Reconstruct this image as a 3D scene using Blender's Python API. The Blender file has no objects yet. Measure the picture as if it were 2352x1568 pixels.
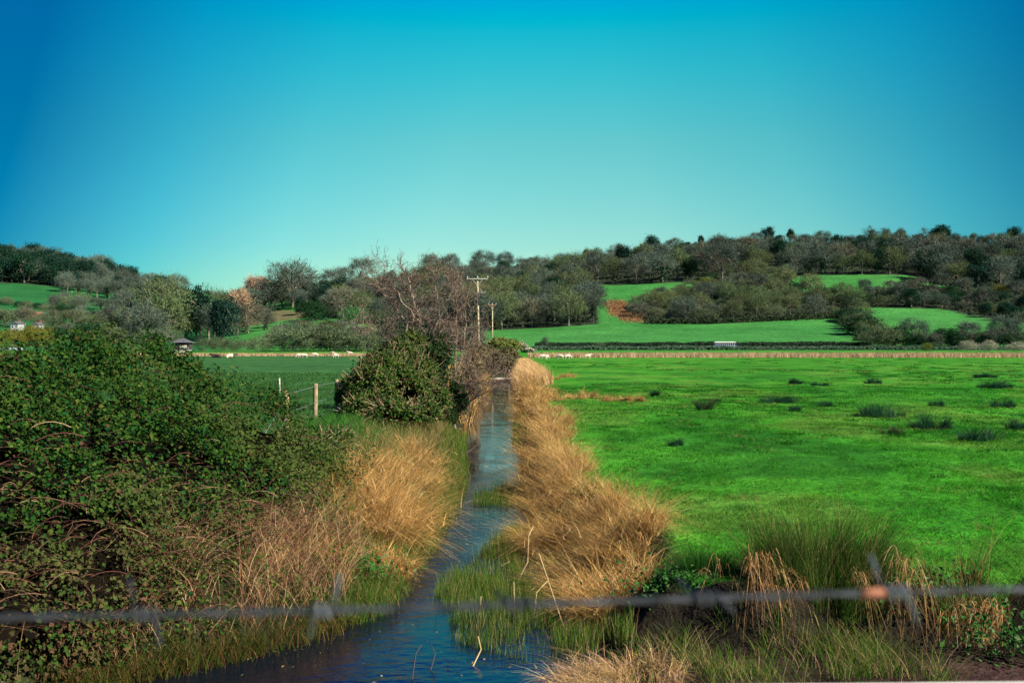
import bpy, math, random
import numpy as np
from mathutils import Vector

# ------------------------------------------------------------------ camera, sky, sun, exposure
scn = bpy.context.scene
COL = scn.collection
R = math.radians
F, CX, HY, CAMZ = 2288.0, 1176.0, 793.0, 2.5      # focal length and horizon measured on a 2352 px wide print

cam_d = bpy.data.cameras.new("camera")
cam = bpy.data.objects.new("camera", cam_d)
COL.objects.link(cam)
cam.location = (0, 0, CAMZ)
cam.rotation_euler = (R(90) + math.atan((HY - 784) / F), 0, 0)
cam_d.lens = 35.02
cam_d.sensor_width = 36
cam_d.clip_start = 0.05
cam_d.clip_end = 9000
cam_d.dof.use_dof = True
cam_d.dof.focus_distance = 45
cam_d.dof.aperture_fstop = 6.3
scn.camera = cam

SUN_EL, SUN_AZ = 40.0, 118.0                      # azimuth clockwise from the view direction
world = bpy.data.worlds.new("World")
scn.world = world
world.use_nodes = True
wn, wl = world.node_tree.nodes, world.node_tree.links
bg = wn["Background"]
sky = wn.new("ShaderNodeTexSky")
sky.sky_type = 'NISHITA'
sky.sun_disc = False
sky.sun_elevation = R(SUN_EL)
sky.sun_rotation = R(SUN_AZ)
sky.ozone_density = 3.0
sky.air_density = 1.0
sky.dust_density = 0.6
bg.inputs[1].default_value = 0.087
tc = wn.new("ShaderNodeTexCoord")
sep = wn.new("ShaderNodeSeparateXYZ")
wl.new(tc.outputs["Generated"], sep.inputs[0])
rampz = wn.new("ShaderNodeValToRGB")              # film tint by height; out-of-view sky dimmed to deepen shadows, blued for water
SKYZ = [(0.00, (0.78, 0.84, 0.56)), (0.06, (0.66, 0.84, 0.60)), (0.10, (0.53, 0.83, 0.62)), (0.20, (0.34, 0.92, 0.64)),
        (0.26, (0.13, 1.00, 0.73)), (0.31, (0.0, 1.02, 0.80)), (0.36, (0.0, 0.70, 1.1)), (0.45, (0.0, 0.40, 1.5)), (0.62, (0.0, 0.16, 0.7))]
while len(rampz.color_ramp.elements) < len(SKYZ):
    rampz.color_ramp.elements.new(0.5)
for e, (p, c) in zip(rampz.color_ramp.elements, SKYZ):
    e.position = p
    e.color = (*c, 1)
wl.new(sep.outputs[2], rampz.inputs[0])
absx = wn.new("ShaderNodeMath"); absx.operation = 'ABSOLUTE'
offx = wn.new("ShaderNodeMath"); offx.operation = 'SUBTRACT'; offx.inputs[1].default_value = 0.03
wl.new(sep.outputs[0], offx.inputs[0]); wl.new(offx.outputs[0], absx.inputs[0])
rampx = wn.new("ShaderNodeValToRGB")              # paler ahead, deeper blue to either side: lens falloff put into the sky colour
SKYX = [(0.0, (1, 1, 1)), (0.15, (0.97, 0.99, 1)), (0.29, (0.66, 0.88, 0.95)), (0.41, (0.22, 0.62, 0.83)), (0.53, (0.0, 0.26, 0.54)), (0.8, (0.0, 0.24, 0.52))]
while len(rampx.color_ramp.elements) < len(SKYX):
    rampx.color_ramp.elements.new(0.5)
for e, (p, c) in zip(rampx.color_ramp.elements, SKYX):
    e.position = p
    e.color = (*c, 1)
sdz = wn.new("ShaderNodeMath"); sdz.operation = 'MULTIPLY_ADD'; sdz.inputs[1].default_value = 0.33
wl.new(sep.outputs[2], sdz.inputs[0]); wl.new(absx.outputs[0], sdz.inputs[2])
wl.new(sdz.outputs[0], rampx.inputs[0])
def wmul(a, b):
    m = wn.new("ShaderNodeMix"); m.data_type = 'RGBA'; m.blend_type = 'MULTIPLY'
    m.inputs[0].default_value = 1
    wl.new(a, m.inputs[6]); wl.new(b, m.inputs[7])
    return m.outputs[2]
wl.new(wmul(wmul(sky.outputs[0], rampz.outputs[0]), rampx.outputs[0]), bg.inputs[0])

sun_d = bpy.data.lights.new("sun", 'SUN')
sun_d.energy = 5.0
sun_d.angle = R(0.5)
sun_d.color = (1.0, 0.93, 0.80)
sun = bpy.data.objects.new("sun", sun_d)
COL.objects.link(sun)
sdir = Vector((math.cos(R(SUN_EL)) * math.sin(R(SUN_AZ)), math.cos(R(SUN_EL)) * math.cos(R(SUN_AZ)), math.sin(R(SUN_EL))))
sun.rotation_euler = sdir.to_track_quat('Z', 'Y').to_euler()

scn.view_settings.view_transform = 'Standard'
scn.view_settings.look = 'None'
scn.view_settings.gamma = 1
scn.view_settings.exposure = 1.15
scn.cycles.max_bounces = 5
scn.cycles.diffuse_bounces = 2
scn.cycles.transparent_max_bounces = 4

# ------------------------------------------------------------------ helpers
rng = np.random.default_rng(7)

def tag(o, label=None, cat=None, group=None, kind=None):
    if label: o['label'] = label
    if cat: o['category'] = cat
    if group: o['group'] = group
    if kind: o['kind'] = kind
    return o

def empty(name, loc, label, cat, group=None):
    o = bpy.data.objects.new(name, None)
    COL.objects.link(o)
    o.location = loc
    o.empty_display_size = 0.2
    return tag(o, label, cat, group)

def np_mesh(name, V, faces, mats, col=None, midx=None, smooth=False):
    """V (N,3); faces: list of int arrays (M,k); mats: list; col (N,3); midx: list matching faces"""
    me = bpy.data.meshes.new(name)
    V = np.asarray(V, np.float32)
    me.vertices.add(len(V)); me.vertices.foreach_set("co", V.ravel())
    faces = [np.asarray(f, np.int32) for f in faces if len(f)]
    loops = np.concatenate([f.ravel() for f in faces])
    sizes = np.concatenate([np.full(len(f), f.shape[1], np.int32) for f in faces])
    starts = np.concatenate([[0], np.cumsum(sizes)[:-1]]).astype(np.int32)
    me.loops.add(len(loops)); me.loops.foreach_set("vertex_index", loops)
    me.polygons.add(len(sizes)); me.polygons.foreach_set("loop_start", starts)
    try:
        me.polygons.foreach_set("loop_total", sizes)
    except Exception:
        pass
    for m in mats: me.materials.append(m)
    if midx is not None:
        me.polygons.foreach_set("material_index", np.concatenate([np.asarray(m, np.int32) for m in midx if len(m)]))
    me.polygons.foreach_set("use_smooth", np.full(len(sizes), bool(smooth)))
    if col is not None:
        a = me.attributes.new("Col", 'FLOAT_COLOR', 'POINT')
        c4 = np.ones((len(V), 4), np.float32); c4[:, :3] = col
        a.data.foreach_set("color", c4.ravel())
    me.update(calc_edges=True)
    return me

def link(name, me, parent=None):
    o = bpy.data.objects.new(name, me)
    COL.objects.link(o)
    if parent: o.parent = parent
    return o

class MB:
    """collects boxes, bars and tubes into one mesh"""
    def __init__(s): s.v = []; s.f = []
    def box(s, c, d, rz=0.0):
        n = len(s.v); cx, cy, cz = c; dx, dy, dz = [k / 2 for k in d]
        cr, sr = math.cos(rz), math.sin(rz)
        for z in (-dz, dz):
            for x, y in ((-dx, -dy), (dx, -dy), (dx, dy), (-dx, dy)):
                s.v.append((cx + x * cr - y * sr, cy + x * sr + y * cr, cz + z))
        for q in ((0, 3, 2, 1), (4, 5, 6, 7), (0, 1, 5, 4), (1, 2, 6, 5), (2, 3, 7, 6), (3, 0, 4, 7)):
            s.f.append([n + i for i in q])
        return s
    def tube(s, pts, radii, sides=8, caps=True):
        pts = [Vector(p) for p in pts]
        if not hasattr(radii, '__len__'): radii = [radii] * len(pts)
        n0 = len(s.v)
        t0 = (pts[1] - pts[0]).normalized()
        a = t0.orthogonal().normalized()
        for i, p in enumerate(pts):
            t = (pts[min(i + 1, len(pts) - 1)] - pts[max(i - 1, 0)]).normalized()
            a = (a - t * a.dot(t)).normalized()
            b = t.cross(a)
            for k in range(sides):
                w = 2 * math.pi * k / sides
                s.v.append(tuple(p + (a * math.cos(w) + b * math.sin(w)) * radii[i]))
        for i in range(len(pts) - 1):
            for k in range(sides):
                k2 = (k + 1) % sides
                s.f.append([n0 + i * sides + k, n0 + i * sides + k2, n0 + (i + 1) * sides + k2, n0 + (i + 1) * sides + k])
        if caps:
            s.f.append([n0 + k for k in range(sides)][::-1])
            s.f.append([n0 + (len(pts) - 1) * sides + k for k in range(sides)])
        return s
    def poly(s, verts, faces):
        n = len(s.v); s.v += [tuple(v) for v in verts]; s.f += [[n + i for i in f] for f in faces]
        return s
    def build(s, name, mat, parent=None, smooth=False, bevel=0):
        me = bpy.data.meshes.new(name); me.from_pydata(s.v, [], s.f); me.materials.append(mat)
        me.update()
        for p in me.polygons: p.use_smooth = smooth
        o = link(name, me, parent)
        if bevel:
            m = o.modifiers.new("bevel", 'BEVEL'); m.width = bevel; m.segments = 2; m.limit_method = 'ANGLE'
        return o

def hash2(i, j, seed):
    n = (i * 374761393 + j * 668265263 + seed * 144665) & 0x7fffffff
    n = ((n ^ (n >> 13)) * 1274126177) & 0x7fffffff
    return ((n ^ (n >> 16)) & 0xffff) / 65535.0

def vnoise(x, y, seed=0):
    x = np.asarray(x, float); y = np.asarray(y, float)
    i = np.floor(x).astype(np.int64); j = np.floor(y).astype(np.int64)
    u = x - i; v = y - j
    u = u * u * (3 - 2 * u); v = v * v * (3 - 2 * v)
    a = hash2(i, j, seed); b = hash2(i + 1, j, seed); c = hash2(i, j + 1, seed); d = hash2(i + 1, j + 1, seed)
    return (a * (1 - u) + b * u) * (1 - v) + (c * (1 - u) + d * u) * v

def fbm(x, y, seed=0, o=3):
    s = 0; a = 0.5; t = 0
    for k in range(o):
        s = s + a * vnoise(np.asarray(x) * 2 ** k, np.asarray(y) * 2 ** k, seed + k); t += a; a *= 0.5
    return s / t

def sstep(a, b, x):
    t = np.clip((np.asarray(x, float) - a) / (b - a), 0, 1)
    return t * t * (3 - 2 * t)

def inpoly(px, py, poly):
    px = np.asarray(px, float); py = np.asarray(py, float)
    ins = np.zeros(px.shape, bool)
    n = len(poly)
    for i in range(n):
        x1, y1 = poly[i]; x2, y2 = poly[(i + 1) % n]
        c = ((y1 > py) != (y2 > py)) & (px < (x2 - x1) * (py - y1) / (y2 - y1 + 1e-9) + x1)
        ins ^= c
    return ins

# ------------------------------------------------------------------ materials
def nodes_of(name):
    m = bpy.data.materials.new(name); m.use_nodes = True
    nt = m.node_tree
    return m, nt.nodes, nt.links, nt.nodes["Principled BSDF"]

def plain(name, c, rough=0.7, metal=0.0, var=0.12, scale=8.0, spec=0.3):
    m, n, l, p = nodes_of(name)
    t = n.new("ShaderNodeTexCoord"); nz = n.new("ShaderNodeTexNoise")
    nz.inputs["Scale"].default_value = scale; nz.inputs["Detail"].default_value = 5
    l.new(t.outputs["Object"], nz.inputs["Vector"])
    r = n.new("ShaderNodeValToRGB")
    r.color_ramp.elements[0].position = 0.3; r.color_ramp.elements[1].position = 0.7
    r.color_ramp.elements[0].color = (*[k * (1 - var * 2) for k in c], 1)
    r.color_ramp.elements[1].color = (*[min(1, k * (1 + var)) for k in c], 1)
    l.new(nz.outputs["Fac"], r.inputs[0]); l.new(r.outputs[0], p.inputs["Base Color"])
    p.inputs["Roughness"].default_value = rough; p.inputs["Metallic"].default_value = metal
    p.inputs["Specular IOR Level"].default_value = spec
    return m

def leafy(name, trans=0.3, rnd=0.0, gloss=0.0, rough=0.5):
    """colour per blade or leaf from the mesh, light passing through"""
    m, n, l, p = nodes_of(name)
    n.remove(p); out = n["Material Output"]
    a = n.new("ShaderNodeAttribute"); a.attribute_name = "Col"
    colr = a.outputs["Color"]
    if rnd:
        oi = n.new("ShaderNodeObjectInfo")
        hs = n.new("ShaderNodeHueSaturation")
        mr = n.new("ShaderNodeMapRange"); mr.inputs[3].default_value = 1 - rnd; mr.inputs[4].default_value = 1 + rnd
        l.new(oi.outputs["Random"], mr.inputs[0]); l.new(mr.outputs[0], hs.inputs["Value"])
        ml = n.new("ShaderNodeMath"); ml.operation = 'MULTIPLY'; ml.inputs[1].default_value = 7.31
        fr = n.new("ShaderNodeMath"); fr.operation = 'FRACT'
        mh = n.new("ShaderNodeMapRange"); mh.inputs[3].default_value = 0.485; mh.inputs[4].default_value = 0.53
        l.new(oi.outputs["Random"], ml.inputs[0]); l.new(ml.outputs[0], fr.inputs[0]); l.new(fr.outputs[0], mh.inputs[0])
        l.new(mh.outputs[0], hs.inputs["Hue"])
        l.new(colr, hs.inputs["Color"]); colr = hs.outputs[0]
    d = n.new("ShaderNodeBsdfDiffuse"); t = n.new("ShaderNodeBsdfTranslucent"); mx = n.new("ShaderNodeMixShader")
    mx.inputs[0].default_value = trans
    l.new(colr, d.inputs[0]); l.new(colr, t.inputs[0]); l.new(d.outputs[0], mx.inputs[1]); l.new(t.outputs[0], mx.inputs[2])
    res = mx.outputs[0]
    if gloss:
        g = n.new("ShaderNodeBsdfGlossy"); g.inputs["Roughness"].default_value = rough
        m2 = n.new("ShaderNodeMixShader"); m2.inputs[0].default_value = gloss
        l.new(res, m2.inputs[1]); l.new(g.outputs[0], m2.inputs[2]); res = m2.outputs[0]
    l.new(res, out.inputs[0])
    return m

M_GRASS = leafy("grass_blades", 0.35)
M_STRAW = leafy("dry_straw", 0.25)
M_LEAF = leafy("bramble_leaves", 0.3)
M_TWIG = leafy("bare_twigs", 0.0)
M_FAR = leafy("tree_foliage", 0.2, rnd=0.22)
M_FARTWIG = leafy("tree_twigs", 0.0, rnd=0.25)
M_BARK = plain("bark", (0.20, 0.17, 0.13), 0.9, scale=6)
M_WOOD = plain("weathered_post_wood", (0.30, 0.225, 0.11), 0.85, scale=9, var=0.25)
M_POLE = plain("pole_timber", (0.50, 0.42, 0.26), 0.85, scale=3, var=0.3)
M_ARM = plain("crossarm_timber", (0.46, 0.43, 0.33), 0.8)
M_RUSTARM = plain("reddish_crossarm", (0.42, 0.22, 0.12), 0.8)
M_WIRE = plain("galvanised_wire", (0.42, 0.46, 0.46), 0.4, metal=0.6)
M_BARB = plain("weathered_barbed_wire", (0.045, 0.052, 0.058), 0.6, metal=0.15, scale=30, var=0.4)
M_BARBTIP = plain("pale_galvanised_barb", (0.095, 0.115, 0.125), 0.6, metal=0.15, scale=40)
M_RUST = plain("rusty_wire", (0.30, 0.12, 0.065), 0.8, scale=60)
M_CONC = plain("pale_concrete", (0.62, 0.60, 0.50), 0.9, scale=14)
M_SLAB = plain("sandy_concrete", (0.62, 0.52, 0.38), 0.9, scale=2)
M_WHITE = plain("white_paint", (0.78, 0.78, 0.72), 0.5)
M_RENDER = plain("weathered_white_render", (0.42, 0.43, 0.42), 0.9)
M_CREAM = plain("cream_paint", (0.72, 0.72, 0.62), 0.5)
M_NAVY = plain("navy_paint", (0.02, 0.05, 0.14), 0.4)
M_GLASS = plain("dark_glass", (0.02, 0.035, 0.04), 0.08, spec=0.5)
M_DARKWOOD = plain("dark_boards", (0.045, 0.04, 0.04), 0.8)
M_SLATE = plain("grey_roof", (0.085, 0.085, 0.095), 0.95)
M_PALEWOOD = plain("pale_boards", (0.45, 0.40, 0.32), 0.8)
M_WOOL = plain("cream_fleece", (0.52, 0.42, 0.32), 0.95, scale=12)
M_COWDARK = plain("dark_brown_hide", (0.035, 0.022, 0.018), 0.8)
M_COWPALE = plain("pale_hide", (0.5, 0.4, 0.26), 0.8)
M_CORE = plain("thicket_shade", (0.0055, 0.0045, 0.003), 1.0, scale=5, spec=0.0)  # shade between leaves painted as a near-black filler colour
M_PORC = plain("porcelain", (0.5, 0.5, 0.48), 0.3)
M_RED = plain("brick_red_roof", (0.25, 0.10, 0.07), 0.8)
M_STEEL = plain("rail_steel", (0.2, 0.18, 0.16), 0.5, metal=0.7)

# ------------------------------------------------------------------ terrain
COLX = [-1400, -300, 0, 150, 300, 450, 560, 700, 900, 1150, 1400, 1700, 2050, 2352, 3600]
DL = [230, 330, 380, 440, 500, 560, 620, 700, 800, 900, 1000, 1200, 1400, 2000, 3000]
ROWS = {
 -1400: [818, 803, 797, 788, 776, 762, 748, 728, 700, 668, 640, 585, 600, 680, 730],
 -300: [818, 803, 797, 788, 776, 762, 748, 726, 696, 664, 635, 578, 590, 680, 730],
 0: [818, 803, 797, 788, 778, 764, 750, 728, 698, 669, 644, 600, 620, 690, 730],
 150: [818, 803, 797, 788, 778, 764, 750, 728, 703, 678, 658, 622, 645, 700, 730],
 300: [818, 803, 797, 789, 778, 766, 752, 734, 712, 692, 675, 652, 675, 710, 740],
 450: [818, 804, 798, 790, 780, 768, 756, 740, 715, 696, 682, 668, 690, 720, 745],
 560: [818, 803, 796, 787, 775, 758, 742, 722, 706, 695, 695, 700, 710, 730, 750],
 700: [818, 803, 795, 785, 768, 748, 728, 702, 676, 655, 668, 690, 705, 730, 750],
 900: [818, 803, 792, 782, 765, 745, 725, 693, 660, 634, 650, 680, 700, 730, 750],
 1150: [818, 803, 788, 776, 756, 730, 703, 670, 638, 612, 630, 660, 690, 720, 745],
 1400: [818, 803, 786, 767, 745, 708, 666, 640, 612, 590, 612, 650, 680, 715, 740],
 1700: [818, 803, 784, 763, 742, 704, 664, 627, 590, 558, 582, 630, 670, 710, 740],
 2050: [818, 803, 784, 762, 737, 702, 652, 622, 585, 551, 575, 625, 665, 710, 740],
 2352: [818, 803, 784, 761, 734, 703, 668, 628, 588, 554, 575, 625, 665, 710, 740],
 3600: [818, 803, 784, 760, 733, 702, 668, 628, 590, 560, 580, 630, 670, 710, 740]}
TX = np.linspace(-1400, 3600, 201)
TD = np.arange(150, 3001, 10.0)
def _table():
    Y = np.array([ROWS[x] for x in COLX], float)                       # cols x D
    zz = CAMZ - (Y - HY) / F * np.array(DL)[None, :]
    zz[:, 0] = 0.0
    cols = np.stack([np.interp(TX, COLX, zz[:, k]) for k in range(len(DL))], 1)
    T = np.stack([np.interp(TD, DL, r, left=0) for r in cols], 0)
    T[:, TD < 230] = 0
    ker = np.exp(-0.5 * (np.arange(-4, 5) / 1.6) ** 2); ker /= ker.sum()
    P = np.pad(T, ((0, 0), (4, 4)), mode='edge')
    T = sum(ker[i] * P[:, i:i + T.shape[1]] for i in range(9))
    k2 = np.ones(5) / 5
    P = np.pad(T, ((2, 2), (0, 0)), mode='edge')
    return sum(k2[i] * P[i:i + T.shape[0]] for i in range(5))
TAB = _table()

XL = ([0, 5, 8, 9.5, 10, 10.8, 12.2, 15.3, 18, 22.7, 28, 36, 47, 70, 120, 150],
      [-3.5, -5, -4.6, -3.9, -3.2, -2.35, -1.7, -1.5, -1.4, -1.3, -1.5, -1.95, -2.0, -2.1, -2.2, -2.2])
XR = ([0, 5, 9, 10, 12, 14, 18, 24, 36, 58, 120, 150],
      [2.0, 2.2, 1.3, 1.0, 1.25, 1.0, 0.45, 0.3, 0.4, 0.35, 0.2, 0.2])
WATER = -0.75

def zfun(X, Y):
    X = np.asarray(X, float); Y = np.asarray(Y, float)
    Ys = np.maximum(Y, 1.0)
    px = np.clip(CX + F * X / np.maximum(Ys, 150), TX[0], TX[-1] - 1e-3)
    d = np.clip(Ys, TD[0], TD[-1] - 1e-3)
    fx = (px - TX[0]) / (TX[1] - TX[0]); fy = (d - TD[0]) / 10.0
    i = fx.astype(int); j = fy.astype(int); a = fx - i; b = fy - j
    i2 = np.minimum(i + 1, len(TX) - 1); j2 = np.minimum(j + 1, len(TD) - 1)
    z = (TAB[i, j] * (1 - a) + TAB[i2, j] * a) * (1 - b) + (TAB[i, j2] * (1 - a) + TAB[i2, j2] * a) * b
    z = z + (fbm(X / 40, Y / 40, 3) - 0.5) * 3.0 * sstep(350, 520, Y)
    # tram embankment
    z = np.maximum(z, 1.25 * (1 - sstep(2.0, 4.5, np.abs(Y - 331))) * sstep(0, 14, X))
    z = z + (fbm(X * 0.6, Y * 0.6, 5) - 0.5) * 0.16 * (1 - sstep(120, 200, Y))
    # left bank carries the fence on a low rise
    z = z + 0.32 * np.exp(-((X + 4.6) / 1.7) ** 2) * sstep(17, 24, Y) * (1 - sstep(60, 90, Y))
    # roadside ditch and mud on the near right
    dit = sstep(0.6, 1.6, X)
    edge = 10.7 + 0.25 * np.sin(X * 1.7) + 0.12 * np.sin(X * 4.1)
    low = -0.62 + 0.12 * (fbm(X * 2, Y * 2, 9) - 0.5) + 0.10 * sstep(9.6, 8.6, Y)
    z = np.where(Y < 16, z * (1 - dit) + dit * (low + (z - low) * sstep(edge - 0.45, edge, Y)), z)
    # stream
    xl = np.interp(Y, *XL) + 0.22 * (vnoise(Y * 0.9, Y * 0 + 3.3, 4) - 0.5) + 0.26 * (fbm(Y * 3.1, X * 2.0, 14) - 0.5); xr = np.interp(Y, *XR) + 0.2 * (vnoise(Y * 1.1, Y * 0 + 7.7, 8) - 0.5) + 0.26 * (fbm(Y * 3.3, X * 2.0, 15) - 0.5)
    ch = (1 - sstep(118, 140, Y))
    bedL = sstep(xl - 1.2, xl, X); bedR = 1 - sstep(xr, xr + 0.75, X)
    inside = bedL * bedR
    deep = np.minimum(sstep(xl - 0.05, xl + 0.4, X), 1 - sstep(xr - 0.4, xr + 0.05, X))
    zc = z + (WATER + 0.04 - z) * inside - 0.36 * deep
    z = z + (zc - z) * ch * (Y > -2)
    # road embankment under the camera, bridge span left open over the stream
    ramp = sstep(7.5, 1.5, Y)
    onland = 1 - inside * ch
    z = z + ramp * onland * (0.9 - z) * (Y < 8)
    return z

def z1(x, y): return float(zfun(np.array([x]), np.array([y]))[0])
_md = np.concatenate([np.arange(20, 120, 1.0), np.arange(120, 1400, 2.0)])
def hit(px, py, dmin=20):
    px = np.atleast_1d(np.asarray(px, float)); py = np.atleast_1d(np.asarray(py, float))
    dd = _md[_md >= dmin]
    X = (px[:, None] - CX) / F * dd[None]; Z = CAMZ - (py[:, None] - HY) / F * dd[None]
    G = zfun(X, np.broadcast_to(dd, X.shape))
    ok = G >= Z
    k = np.where(ok.any(1), ok.argmax(1), len(dd) - 1)
    r = np.arange(len(px))
    return np.stack([X[r, k], dd[k], G[r, k]], 1)
def at(px, py, D):
    return ((px - CX) / F * D, D, CAMZ - (py - HY) / F * D)

# woods seen on the slopes, outlined on the hillside
W_UPPER = [(1335, 596), (1500, 582), (1700, 562), (1900, 558), (2060, 554), (2200, 552), (2420, 555), (2420, 668), (2150, 656), (2090, 632), (1960, 630), (1830, 634), (1800, 628), (1640, 630), (1600, 646), (1500, 651), (1400, 655), (1345, 652)]
W_MID = [(1445, 716), (1500, 690), (1560, 672), (1610, 656), (1640, 632), (1815, 632), (1826, 662), (1880, 676), (1990, 690), (1955, 720), (1900, 728), (1780, 734), (1640, 742), (1500, 742), (1470, 735)]
W_RIGHT = [(1995, 668), (2060, 660), (2100, 650), (2150, 658), (2420, 670), (2420, 745), (2300, 738), (2200, 718), (2150, 708), (2000, 706), (1970, 690)]
W_LEFT = [(690, 668), (800, 660), (900, 640), (1000, 626), (1150, 614), (1345, 600), (1345, 655), (1368, 700), (1372, 745), (1250, 752), (1110, 760), (1000, 770), (900, 770), (850, 745), (790, 740), (740, 722), (700, 700), (670, 690)]
W_HILLTOP = [(-150, 590), (0, 602), (60, 610), (130, 624), (200, 640), (300, 656), (240, 662), (150, 660), (60, 652), (0, 650), (-150, 640)]
BRACKEN = [(1385, 692), (1430, 692), (1470, 712), (1480, 740), (1440, 738), (1405, 722)]

def make_ground():
    a_out = np.array([15.4, 16, 17, 18.5, 21, 25, 32, 45, 70])
    a = np.unique(np.round(np.concatenate([-a_out, np.arange(-15, 15.01, 0.15), np.arange(-1.6, 1.25, 0.05), np.arange(-3.4, -1.6, 0.08), a_out]), 3))
    y = np.concatenate([[-90, -60, -35, -20, -12, -8, -5, -3, -1.5, -0.5], np.arange(0, 8, 0.5), np.arange(8, 12, 0.12), np.arange(12, 26, 0.3),
                        26 + np.cumsum(np.linspace(0.4, 3, 80)), ])
    y = np.concatenate([y[y < 165], np.arange(165, 700, 4), np.arange(700, 1300, 8), [1320, 1360, 1420, 1500, 1650, 1850, 2100, 2500, 3000, 5000]])
    A, Y = np.meshgrid(a, y)
    X = A * (1 + np.maximum(Y, 0) / 30.0)
    Z = zfun(X, Y)
    V = np.stack([X, Y, Z], -1).reshape(-1, 3)
    nr, nc = A.shape
    idx = np.arange(nr * nc).reshape(nr, nc)
    Fq = np.stack([idx[:-1, :-1], idx[:-1, 1:], idx[1:, 1:], idx[1:, :-1]], -1).reshape(-1, 4)
    X, Y, Z = V[:, 0], V[:, 1], V[:, 2]
    px = CX + F * X / np.maximum(Y, 1); py = HY + F * (CAMZ - Z) / np.maximum(Y, 1)
    n1 = fbm(X / 9, Y / 14, 21)[:, None]
    c = np.array([0.018, 0.150, 0.006]) * (1 - n1) + np.array([0.056, 0.235, 0.016]) * n1
    # the grazed meadow on the left is a duller green
    pt_ = fbm(X / 3.2, Y / 5.0, 27)[:, None]; k_ = sstep(0.52, 0.68, pt_); c = c * (1 - 0.5 * k_) + 0.5 * k_ * np.array([0.105, 0.200, 0.028]); k_ = sstep(0.46, 0.30, pt_); c = c * (1 - 0.55 * k_) + 0.55 * k_ * np.array([0.010, 0.085, 0.008])
    lf = (sstep(-2.0, -4.0, X) * (1 - sstep(230, 260, Y)))[:, None]
    c = c * (1 - lf) + lf * (np.array([0.034, 0.108, 0.028]) * (0.85 + 0.3 * n1))
    hill = sstep(260, 360, Y)[:, None]
    n2 = fbm(X / 35, Y / 35, 31)[:, None]
    c = c * (1 - hill) + hill * (np.array([0.026, 0.145, 0.026]) * (1 - n2) + np.array([0.052, 0.205, 0.042]) * n2)
    lefthill = (hill[:, 0] * sstep(620, 420, px))[:, None]
    c = c * (1 - lefthill) + lefthill * (np.array([0.018, 0.105, 0.028]) * (0.7 + 0.6 * n2))
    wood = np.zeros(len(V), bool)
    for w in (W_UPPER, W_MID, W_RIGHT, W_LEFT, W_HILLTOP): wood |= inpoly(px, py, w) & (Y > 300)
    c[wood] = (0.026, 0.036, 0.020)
    br = inpoly(px + 14 * (fbm(X / 4, Y / 6, 44) - 0.5), py + 10 * (fbm(X / 4, Y / 6, 45) - 0.5), BRACKEN) & (Y > 300)
    c[br] = np.array([0.20, 0.10, 0.045])
    # rough pinkish pasture on the left slope
    rp = (inpoly(px, py, [(505, 745), (560, 722), (640, 712), (740, 716), (700, 728), (640, 738), (560, 752)]) & (Y > 300))
    c[rp] = np.array([0.12, 0.115, 0.05])
    # flat reed ground, banks, mud and bed
    xl = np.interp(Y, *XL); xr = np.interp(Y, *XR)
    bank = ((X > xl - 1.1) & (X < xr + 0.9) & (Y < 140) & (Y > -5))
    c[bank] = np.array([0.034, 0.034, 0.015])
    bed = ((Z < WATER + 0.02) & (Y < 140) & (Y > -5))
    c[bed] = np.array([0.020, 0.014, 0.010])
    dit = ((X > 0.9) & (Y < 10.65) & (Y > 3))
    c[dit] = np.array([0.030, 0.022, 0.014])
    mud = dit & (X > 3.3) & (Y < 9.8 + 0.35 * (fbm(X * 3, Y * 3, 33) - 0.5))
    c[mud] = np.array([0.050, 0.028, 0.023])
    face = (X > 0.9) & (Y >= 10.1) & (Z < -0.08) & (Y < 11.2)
    c[face] = np.array([0.018, 0.015, 0.010])  # bank face darkened to paint in the shade of the hollow
    m, n, l, p = nodes_of("meadow_ground")
    at_ = n.new("ShaderNodeAttribute"); at_.attribute_name = "Col"
    t = n.new("ShaderNodeTexCoord")
    def noise(sc, det, rough=0.6):
        mp = n.new("ShaderNodeMapping"); l.new(t.outputs["Object"], mp.inputs[0])
        z = n.new("ShaderNodeTexNoise"); z.inputs["Scale"].default_value = sc; z.inputs["Detail"].default_value = det; z.inputs["Roughness"].default_value = rough
        l.new(mp.outputs[0], z.inputs["Vector"]); return z.outputs["Fac"]
    def mul(colr, fac, lo, hi, a=0.3, b=0.7):
        mr = n.new("ShaderNodeMapRange"); mr.inputs[1].default_value = a; mr.inputs[2].default_value = b
        mr.inputs[3].default_value = lo; mr.inputs[4].default_value = hi
        l.new(fac, mr.inputs[0])
        vm = n.new("ShaderNodeVectorMath"); vm.operation = 'SCALE'
        l.new(colr, vm.inputs[0]); l.new(mr.outputs[0], vm.inputs["Scale"]); return vm.outputs[0]
    fine, mid, big = noise(5.5, 6, 0.7), noise(0.55, 7, 0.65), noise(0.06, 5)
    cc = mul(mul(mul(at_.outputs["Color"], fine, 0.55, 1.35), mid, 0.55, 1.35), big, 0.80, 1.18)
    l.new(cc, p.inputs["Base Color"])
    p.inputs["Roughness"].default_value = 0.95; p.inputs["Specular IOR Level"].default_value = 0.05
    bp = n.new("ShaderNodeBump"); bp.inputs["Strength"].default_value = 0.7; bp.inputs["Distance"].default_value = 0.12
    l.new(fine, bp.inputs["Height"])
    bp2 = n.new("ShaderNodeBump"); bp2.inputs["Strength"].default_value = 0.8; bp2.inputs["Distance"].default_value = 0.6
    l.new(mid, bp2.inputs["Height"]); l.new(bp.outputs[0], bp2.inputs["Normal"])
    l.new(bp2.outputs[0], p.inputs["Normal"])
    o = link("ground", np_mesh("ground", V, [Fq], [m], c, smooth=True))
    tag(o, kind="structure")
make_ground()

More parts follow.
